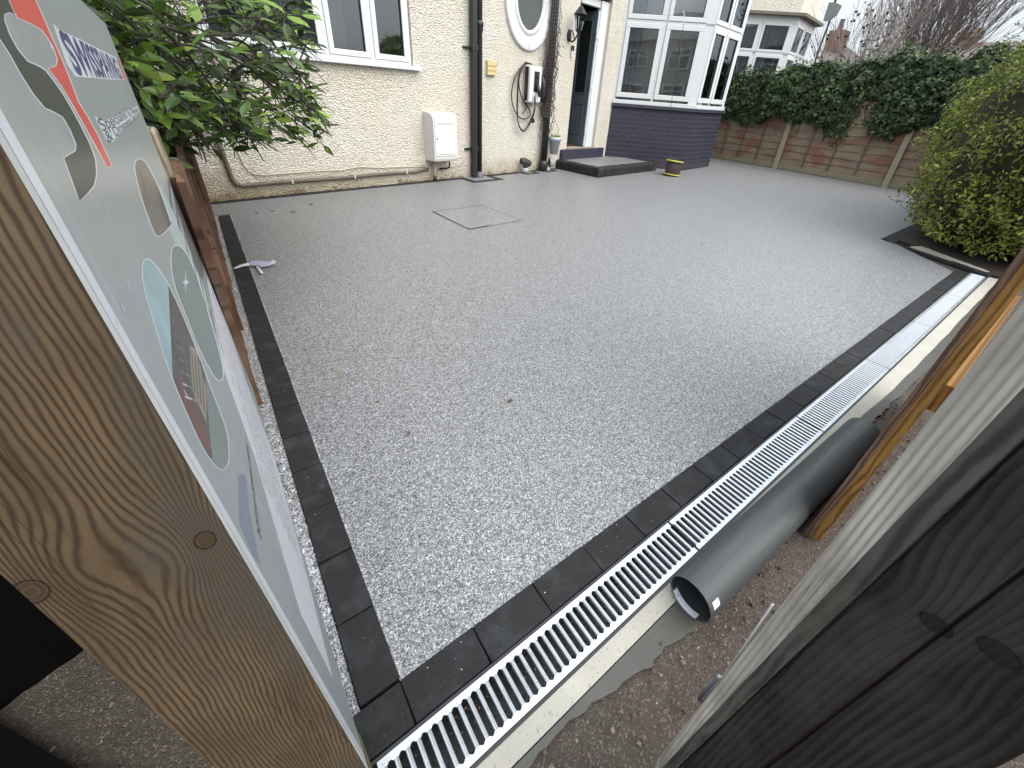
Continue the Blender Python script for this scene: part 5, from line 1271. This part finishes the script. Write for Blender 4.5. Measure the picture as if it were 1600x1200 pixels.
for (p, q, sp) in ((nbase[0], nbase[1], [(.03, .48), (.52, .93)]), (nbase[1], nbase[2], [(.04, .47), (.52, .95)]), (nbase[2], nbase[3], [(.05, .48), (.52, .95)])):
    T, L = face_T(p, q); fr = MB(T); fr.box(0, L, .01, .1, 2.44, 2.51); fr.box(0, sp[0][0]*L, .01, .1, 1.23, 3.1); fr.box(sp[0][1]*L, sp[1][0]*L, .01, .1, 1.23, 3.1); fr.box(sp[1][1]*L, L, .01, .1, 1.23, 3.1)
    fr.build('bay_frame', MT['upvc'], nbw)
    for (a, b_) in sp:
        for z0, z1 in ((1.23, 2.44), (2.51, 3.1)):
            sx = MB(T); casement(sx, None, a*L, b_*L, z0, z1, .05, -.004, .05); sx.build('sash', MT['upvc'], nbw)
            sx = MB(T); sx.box(a*L+.045, b_*L-.045, .02, .024, z0+.045, z1-.045); sx.build('pane', MT['glass'], nbw)
MT['curtain2'] = simple('pale_green_curtain', (.42, .46, .42), .9, .08, 4)
for (p, q) in ((nbase[0], nbase[1]), (nbase[1], nbase[2])): curtain(p, q, 1.2, 3.15, .22, MT['curtain2'], .035, 17, nbw)
mb = MB(HM); mb.box(11.5, 15.2, .45, .5, 0, 3.2); mb.build('inner_walls', MT['room'], nb_)
mb = MB(HM); mb.add([(11.36, -.3, 5.55), (15.9, -.3, 5.55), (15.9, 3.9, 8.2), (11.36, 3.9, 8.2), (11.36, 8, 5.55), (15.9, 8, 5.55)], [(0, 1, 2, 3), (3, 2, 5, 4), (1, 5, 2)]); mb.build('roof', MT['tiles'], nb_)

# board on a leaning pole above the ivy
def sheet(pts_px, r, th, mat, nm, parent, dirn=None):
    P_ = [np.array(atr(*p, r)) for p in pts_px]; d = np.array([*(P_[0][:2]/np.linalg.norm(P_[0][:2])), 0])*th
    n = len(P_); mb = MB(); mb.add([tuple(p) for p in P_]+[tuple(p+d) for p in P_], [tuple(range(n)), tuple(range(2*n-1, n-1, -1))]+[(i, n+i, n+(i+1) % n, (i+1) % n) for i in range(n)]); return mb.build(nm, mat, parent)
t = thing('pole_board', 'grey board on a thin dark pole rising above the ivy', 'board on pole', tuple(atr(1270, 110, 13.2)))
MB().tube([atr(1262, 135, 13.2), atr(1278, 82, 13.2), atr(1297, 32, 13.2), atr(1309, -10, 13.2)], .02, 8).build('pole', MT['blackmetal'], t)
sheet([(1286, 33), (1295, 4), (1304, 3), (1316, 9), (1308, 24), (1296, 33)], 13.1, .02, MT['aerial'], 'board', t)

def bg_house(name, label, r, wall_px, roof_px, mats, ridge_depth=4):
    t = thing(name, label, 'house', tuple(np.array(atr(*roof_px[0], r))*[1, 1, 0]))
    return t
MT['bgroof'] = simple('distant_pink_tiles', (.16, .125, .115), .9, .15, 1.5); MT['bgwall'] = simple('distant_render', (.45, .42, .38), .9, .1, 1); MT['bgbrick'] = simple('distant_brick', (.20, .12, .085), .9, .3, 3)
MT['bgbuff'] = simple('distant_buff_brick', (.34, .25, .16), .9, .2, 3)
def prism_house(t, base_px_l, base_px_r, eave_px_l, r, depth, rise, eave_z, wall_m, roof_m):
    a = np.array(atr(*base_px_l, r)); b_ = np.array(atr(*base_px_r, r)); d = b_[:2]-a[:2]; L = np.linalg.norm(d); an = math.atan2(d[1], d[0]); T = Matrix.Translation((a[0], a[1], 0)) @ Matrix.Rotation(an, 4, 'Z')
    MB(T).box(0, L, -depth if False else 0, depth, 0, eave_z).build('wall', wall_m, t)
    o_ = .3; mb = MB(T); mb.add([(-o_, -o_, eave_z), (L+o_, -o_, eave_z), (L+o_, depth/2, eave_z+rise), (-o_, depth/2, eave_z+rise), (-o_, depth+o_, eave_z), (L+o_, depth+o_, eave_z)], [(0, 1, 2, 3), (3, 2, 5, 4), (0, 3, 4), (1, 5, 2), (0, 4, 5, 1)]); return mb.build('roof', roof_m, t), T, L
# small pink-roofed house right of the pole
r1 = 30; z_r = atr(1300, 66, r1)[2]
t = thing('far_house', 'distant house with small pink tiled gable roof and tall chimney beside the pole', 'house', tuple(np.array(atr(1310, 80, r1))*[1, 1, 0]))
apx = [atr(1288, 100, r1), atr(1297, 68, r1), atr(1310, 72, r1), atr(1338, 96, r1)]
zr_ = apx[1][2]; 
P_ = [np.array(p) for p in (atr(1284, 110, r1), atr(1350, 110, r1))]
dv = P_[1]-P_[0]; dv[2] = 0; L = np.linalg.norm(dv[:2]); an = math.atan2(dv[1], dv[0]); T = Matrix.Translation((P_[0][0], P_[0][1], 0)) @ Matrix.Rotation(an, 4, 'Z'); ez = atr(1338, 97, r1)[2]-.1
mb = MB(T); mb.add([(-.3, -.3, ez), (L+.1, -.3, ez), (L*.42, 3, zr_+.15), (-.3, 3, zr_+.3), (-.3, 7, ez), (L+.1, 7, ez)], [(0, 1, 2, 3), (3, 2, 5, 4), (1, 5, 2), (0, 3, 4), (0, 4, 5, 1)]); mb.build('roof', MT['bgroof'], t)
MB(T).box(0, L*.95, 0, 6.5, 0, ez-.01).build('wall', MT['bgwall'], t)
c0, c1 = np.array(atr(1292, 60, r1+2)), np.array(atr(1300, 60, r1+2)); zt = atr(1299, 48, r1+2)[2]
mb = MB(); mb.box(c0[0]-.1, c0[0]+.75, c0[1]-.8, c0[1]-.05, ez, zt); ch = mb.build('chimney', MT['bgbrick'], t)
mb = MB(); mb.lathe([(.14, 0), (.11, .45), (.13, .5)], 10, Matrix.Translation((c0[0]+.2, c0[1]-.4, zt))); mb.build('chimney_pot', MT['bgroof'], ch)
# long roof at right
r2 = 40; pa, pb = np.array(atr(1395, 95, r2)), np.array(atr(1600, 70, r2)); dv = pb-pa; L = np.linalg.norm(dv[:2])*1.3; an = math.atan2(dv[1], dv[0]); T = Matrix.Translation((pa[0], pa[1], 0)) @ Matrix.Rotation(an, 4, 'Z')
t = thing('far_bungalow', 'distant long pink tiled roof with a buff chimney stack beyond the ivy', 'house', (pa[0], pa[1], 0))
zR = atr(1550, 66, r2+3)[2]; zE = atr(1500, 84, r2)[2]-.5
mb = MB(T); mb.add([(-1, -.3, zE), (L+1, -.3, zE), (L+1, 3, zR), (-1, 3, zR), (-1, 7, zE), (L+1, 7, zE)], [(0, 1, 2, 3), (3, 2, 5, 4), (0, 3, 4), (1, 5, 2), (0, 4, 5, 1)]); mb.build('roof', MT['bgroof'], t)
MB(T).box(0, L, 0, 6.6, 0, zE-.01).build('wall', MT['bgwall'], t)
cc = np.array(atr(1509, 70, r2+2.4)); cwv = .5; zt = atr(1512, 60, r2+2.4)[2]
Tc = Matrix.Translation((cc[0], cc[1], 0)) @ Matrix.Rotation(an, 4, 'Z')
mb = MB(Tc); mb.box(-cwv, cwv, -.5, .5, zE, zt); mb.box(-cwv-.12, cwv+.12, -.62, .62, zt, zt+.25); ch = mb.build('chimney', MT['bgbuff'], t)
for dx in (-.35, .3):
    MB(Tc).lathe([(.2, 0), (.16, .22), (.18, .28)], 10, Matrix.Translation((dx, 0, zt+.25))).build('chimney_pot', MT['bgbuff'], ch)

# bare winter trees
def bare_tree(name, label, base, H, spread, seed, levels, r0, mat, group=None, first=9, leaves=0):
    t = thing(name, label, 'tree', (base[0], base[1], 0), 0, group); rr = random.Random(seed); tk = MB(); mb = MB(); LCt = []
    def gr(p, d, L, r, lev):
        n = 5; P_ = [tuple(p)]; p = np.array(p, float); d = np.array(d, float)/np.linalg.norm(d)
        kids = []
        for k in range(n):
            d = d+np.array([rr.gauss(0, .07), rr.gauss(0, .07), rr.gauss(.03, .05)]); d /= np.linalg.norm(d); p = p+d*L/n; P_.append(tuple(p)); kids.append((p.copy(), d.copy()))
            if lev >= levels-1 and leaves and rr.random() < leaves: LCt.append(p.copy())
        (tk if lev == 0 else mb).tube(P_, [r*(1-.45*k/n) for k in range(n+1)], 8 if lev == 0 else (5 if lev < 2 else 3), cap=False)
        if lev < levels:
            m = first if lev == 0 else rr.choice((4, 5, 6))
            for _ in range(m):
                q, e = kids[rr.randint(2 if lev == 0 else 1, n-1)]; e = e+np.array([rr.gauss(0, spread), rr.gauss(0, spread), rr.gauss(.12, .15)]); gr(q, e, (H*.40 if lev == 0 else L)*rr.uniform(.55, .9), r*.45+.0015, lev+1)
    gr((base[0], base[1], 0), (0, 0, 1), H*.22, r0, 0)
    tk.build('trunk', mat, t, smooth=True); mb.build('crown', mat, t)
    if LCt: leaf_mesh('leaves', np.array(LCt), np.random.RandomState(seed).randn(len(LCt), 3), np.full(len(LCt), .11), simple('brown_dead_leaf', (.06, .045, .035), .9, .4, 5), t, 'diamond')
    return t
MT['bark'] = simple('grey_brown_bark', (.15, .125, .115), .9, .25, 3); MT['bark2'] = simple('pale_bark', (.24, .215, .20), .9, .3, 3)
b1 = atr(1440, 100, 33); bare_tree('bare_tree', 'wide bare winter tree with dense twigs behind the far roofs', b1, 11.0, .33, 5, 4, .10, MT['bark'], first=24)
b2 = atr(1372, 100, 16); bare_tree('bare_tree', 'slender bare tree with pale stems close behind the ivy', b2, 5.2, .32, 9, 3, .045, MT['bark2'], first=6, leaves=.0)
b3 = atr(1318, 110, 15); bare_tree('bare_tree', 'thin bare sapling with a few dead leaves beside the grey board', b3, 5.0, .28, 23, 3, .05, MT['bark2'], first=6, leaves=.16)

# houses across the road (seen only as reflections in the windows)
t = thing('house_across_road', 'cream rendered terrace across the road, mirrored in the bay window glass', 'house', (2, -13, 0))
mb = MB(); mb.box(-16, 14, -22, -15, 0, 4.9); mb.build('wall', simple('opposite_render', (.33, .31, .28), .9, .15, 1), t)
mb = MB(); mb.add([(-16.3, -14.6, 4.9), (14.3, -14.6, 4.9), (14.3, -18.5, 6.9), (-16.3, -18.5, 6.9), (-16.3, -22.4, 4.9), (14.3, -22.4, 4.9)], [(0, 1, 2, 3)[::-1], (3, 2, 5, 4)[::-1], (0, 4, 3), (1, 2, 5), (0, 1, 5, 4)]); mb.build('roof', simple('grey_slates', (.09, .085, .085), .8, .2, 3), t)
for cx_ in (-13.5, -9, -5.5, -1.5, 2, 6, 9.5, 12.5):
    for z0, z1 in ((.9, 2.3), (3.2, 4.4)):
        mb = MB(); casement(mb, None, cx_-.9, cx_+.9, z0, z1, .09, -14.99, -14.9); mb.box(cx_-.04, cx_+.04, -14.99, -14.9, z0+.09, z1-.09); mb.box(cx_-.81, cx_-.04, -14.99, -14.9, z1-.45, z1-.38); mb.box(cx_+.04, cx_+.81, -14.99, -14.9, z1-.45, z1-.38)
        wn = mb.build('window', MT['upvc'], t); MB().box(cx_-.8, cx_+.8, -14.97, -14.96, z0+.1, z1-.1).build('pane', MT['frost'], wn)
MB().prism([(-60, -9), (60, -9), (60, -4), (-60, -4)], -.03, -.015).build('road', simple('asphalt', (.05, .05, .052), .85, .2, 5), kind='structure')

# ------------------------------------------------------------------ litter on the drive
ML2 = simple('brown_fallen_leaf', (.10, .05, .025), .8, .4, 60); ML3 = simple('ochre_fallen_leaf', (.26, .16, .05), .8, .3, 60)
def fallen(px, py, size, mat, ang, label, seed):
    p = G(px, py, .004); T = Matrix.Translation(Vector(p)) @ Matrix.Rotation(ang, 4, 'Z'); s = size
    mb = MB(T); mb.add([(0, 0, .002), (s*.3, s*.2, .007), (s*.7, s*.17, .006), (s, 0, .001), (s*.7, -s*.17, .004), (s*.3, -s*.2, .003), (s*.3, 0, .001), (s*.7, 0, .001)], [(0, 6, 1), (1, 6, 7, 2), (2, 7, 3), (0, 5, 6), (5, 4, 7, 6), (4, 3, 7)])
    o = mb.build('fallen_leaf', mat); tag(o, label, 'fallen leaf', 'dead leaves dropped on the drive'); return o
LV = [(523, 582, .022, ML3, .2, 'ochre dead leaf on the drive beside the left edging, third of the way up'), (664, 424, .035, ML3, 1.0, 'ochre dead leaf lying below the manhole cover'), (793, 629, .028, ML2, .1, 'dark narrow dead leaf in the middle of the drive'),
      (641, 678, .018, ML2, 2.0, 'small brown leaf scrap left of the middle of the drive'), (453, 332, .05, ML2, .3, 'dark dead leaf near the wall at the left end of the drive'), (404, 334, .04, ML2, 2.2, 'brown leaf nearest the low timber fence by the house'), (424, 331, .04, ML2, .9, 'reddish leaf between two darker ones near the house wall'),
      (483, 320, .05, ML2, .5, 'black leaf crumb close to the wall edging'), (475, 549, .016, ML2, .7, 'tiny brown leaf beside the left block edging'), (588, 630, .014, ML2, .4, 'tiny ochre speck of leaf on the near part of the drive'), (1097, 383, .03, ML2, .4, 'dark leaf on the far right half of the drive'), (1275, 293, .04, ML2, .4, 'dark leaf lying near the panel fence'), (545, 445, .018, ML2, .4, 'tiny brown leaf between the white ribbon and the ochre leaf')]
for i, a in enumerate(LV): fallen(a[0], a[1], a[2]*1.25, a[3], a[4], a[5], i)
# torn paper ribbon on the left edging
t = thing('paper_ribbon', 'torn white and lilac paper ribbon lying across the left block edging', 'ribbon', tuple(G(400, 415)))
zr_ = lambda x_, y_: (360+x_/20, 395+y_/20)
def flat(pts, z, mat, nm):
    P_ = [G(*zr_(*p), .008) for p in pts]; P_ = [np.array([p[0], p[1], z+.004*((i % 2))]) for i, p in enumerate(P_)]; n = len(P_)
    mb = MB(); mb.add([tuple(p) for p in P_]+[tuple(p-np.array([0, 0, .0015])) for p in P_], [tuple(range(n)), tuple(range(2*n-1, n-1, -1))]+[(i, n+i, n+(i+1) % n, (i+1) % n) for i in range(n)]); return mb.build(nm, mat, t)
flat([(80, 510), (300, 410), (480, 350), (600, 330), (600, 410), (400, 450), (200, 500)], .012, MT['white'], 'tail')
flat([(620, 300), (850, 290), (1100, 305), (1280, 320), (1290, 410), (1100, 470), (960, 480), (860, 420), (640, 440)], .016, simple('lilac_paper', (.42, .40, .55), .7, .1, 40), 'knot')
flat([(1270, 320), (1370, 280), (1430, 310), (1440, 370), (1290, 420)], .021, MT['white'], 'end')
flat([(800, 420), (860, 440), (1040, 640), (970, 690), (850, 540)], .014, MT['white'], 'tail')
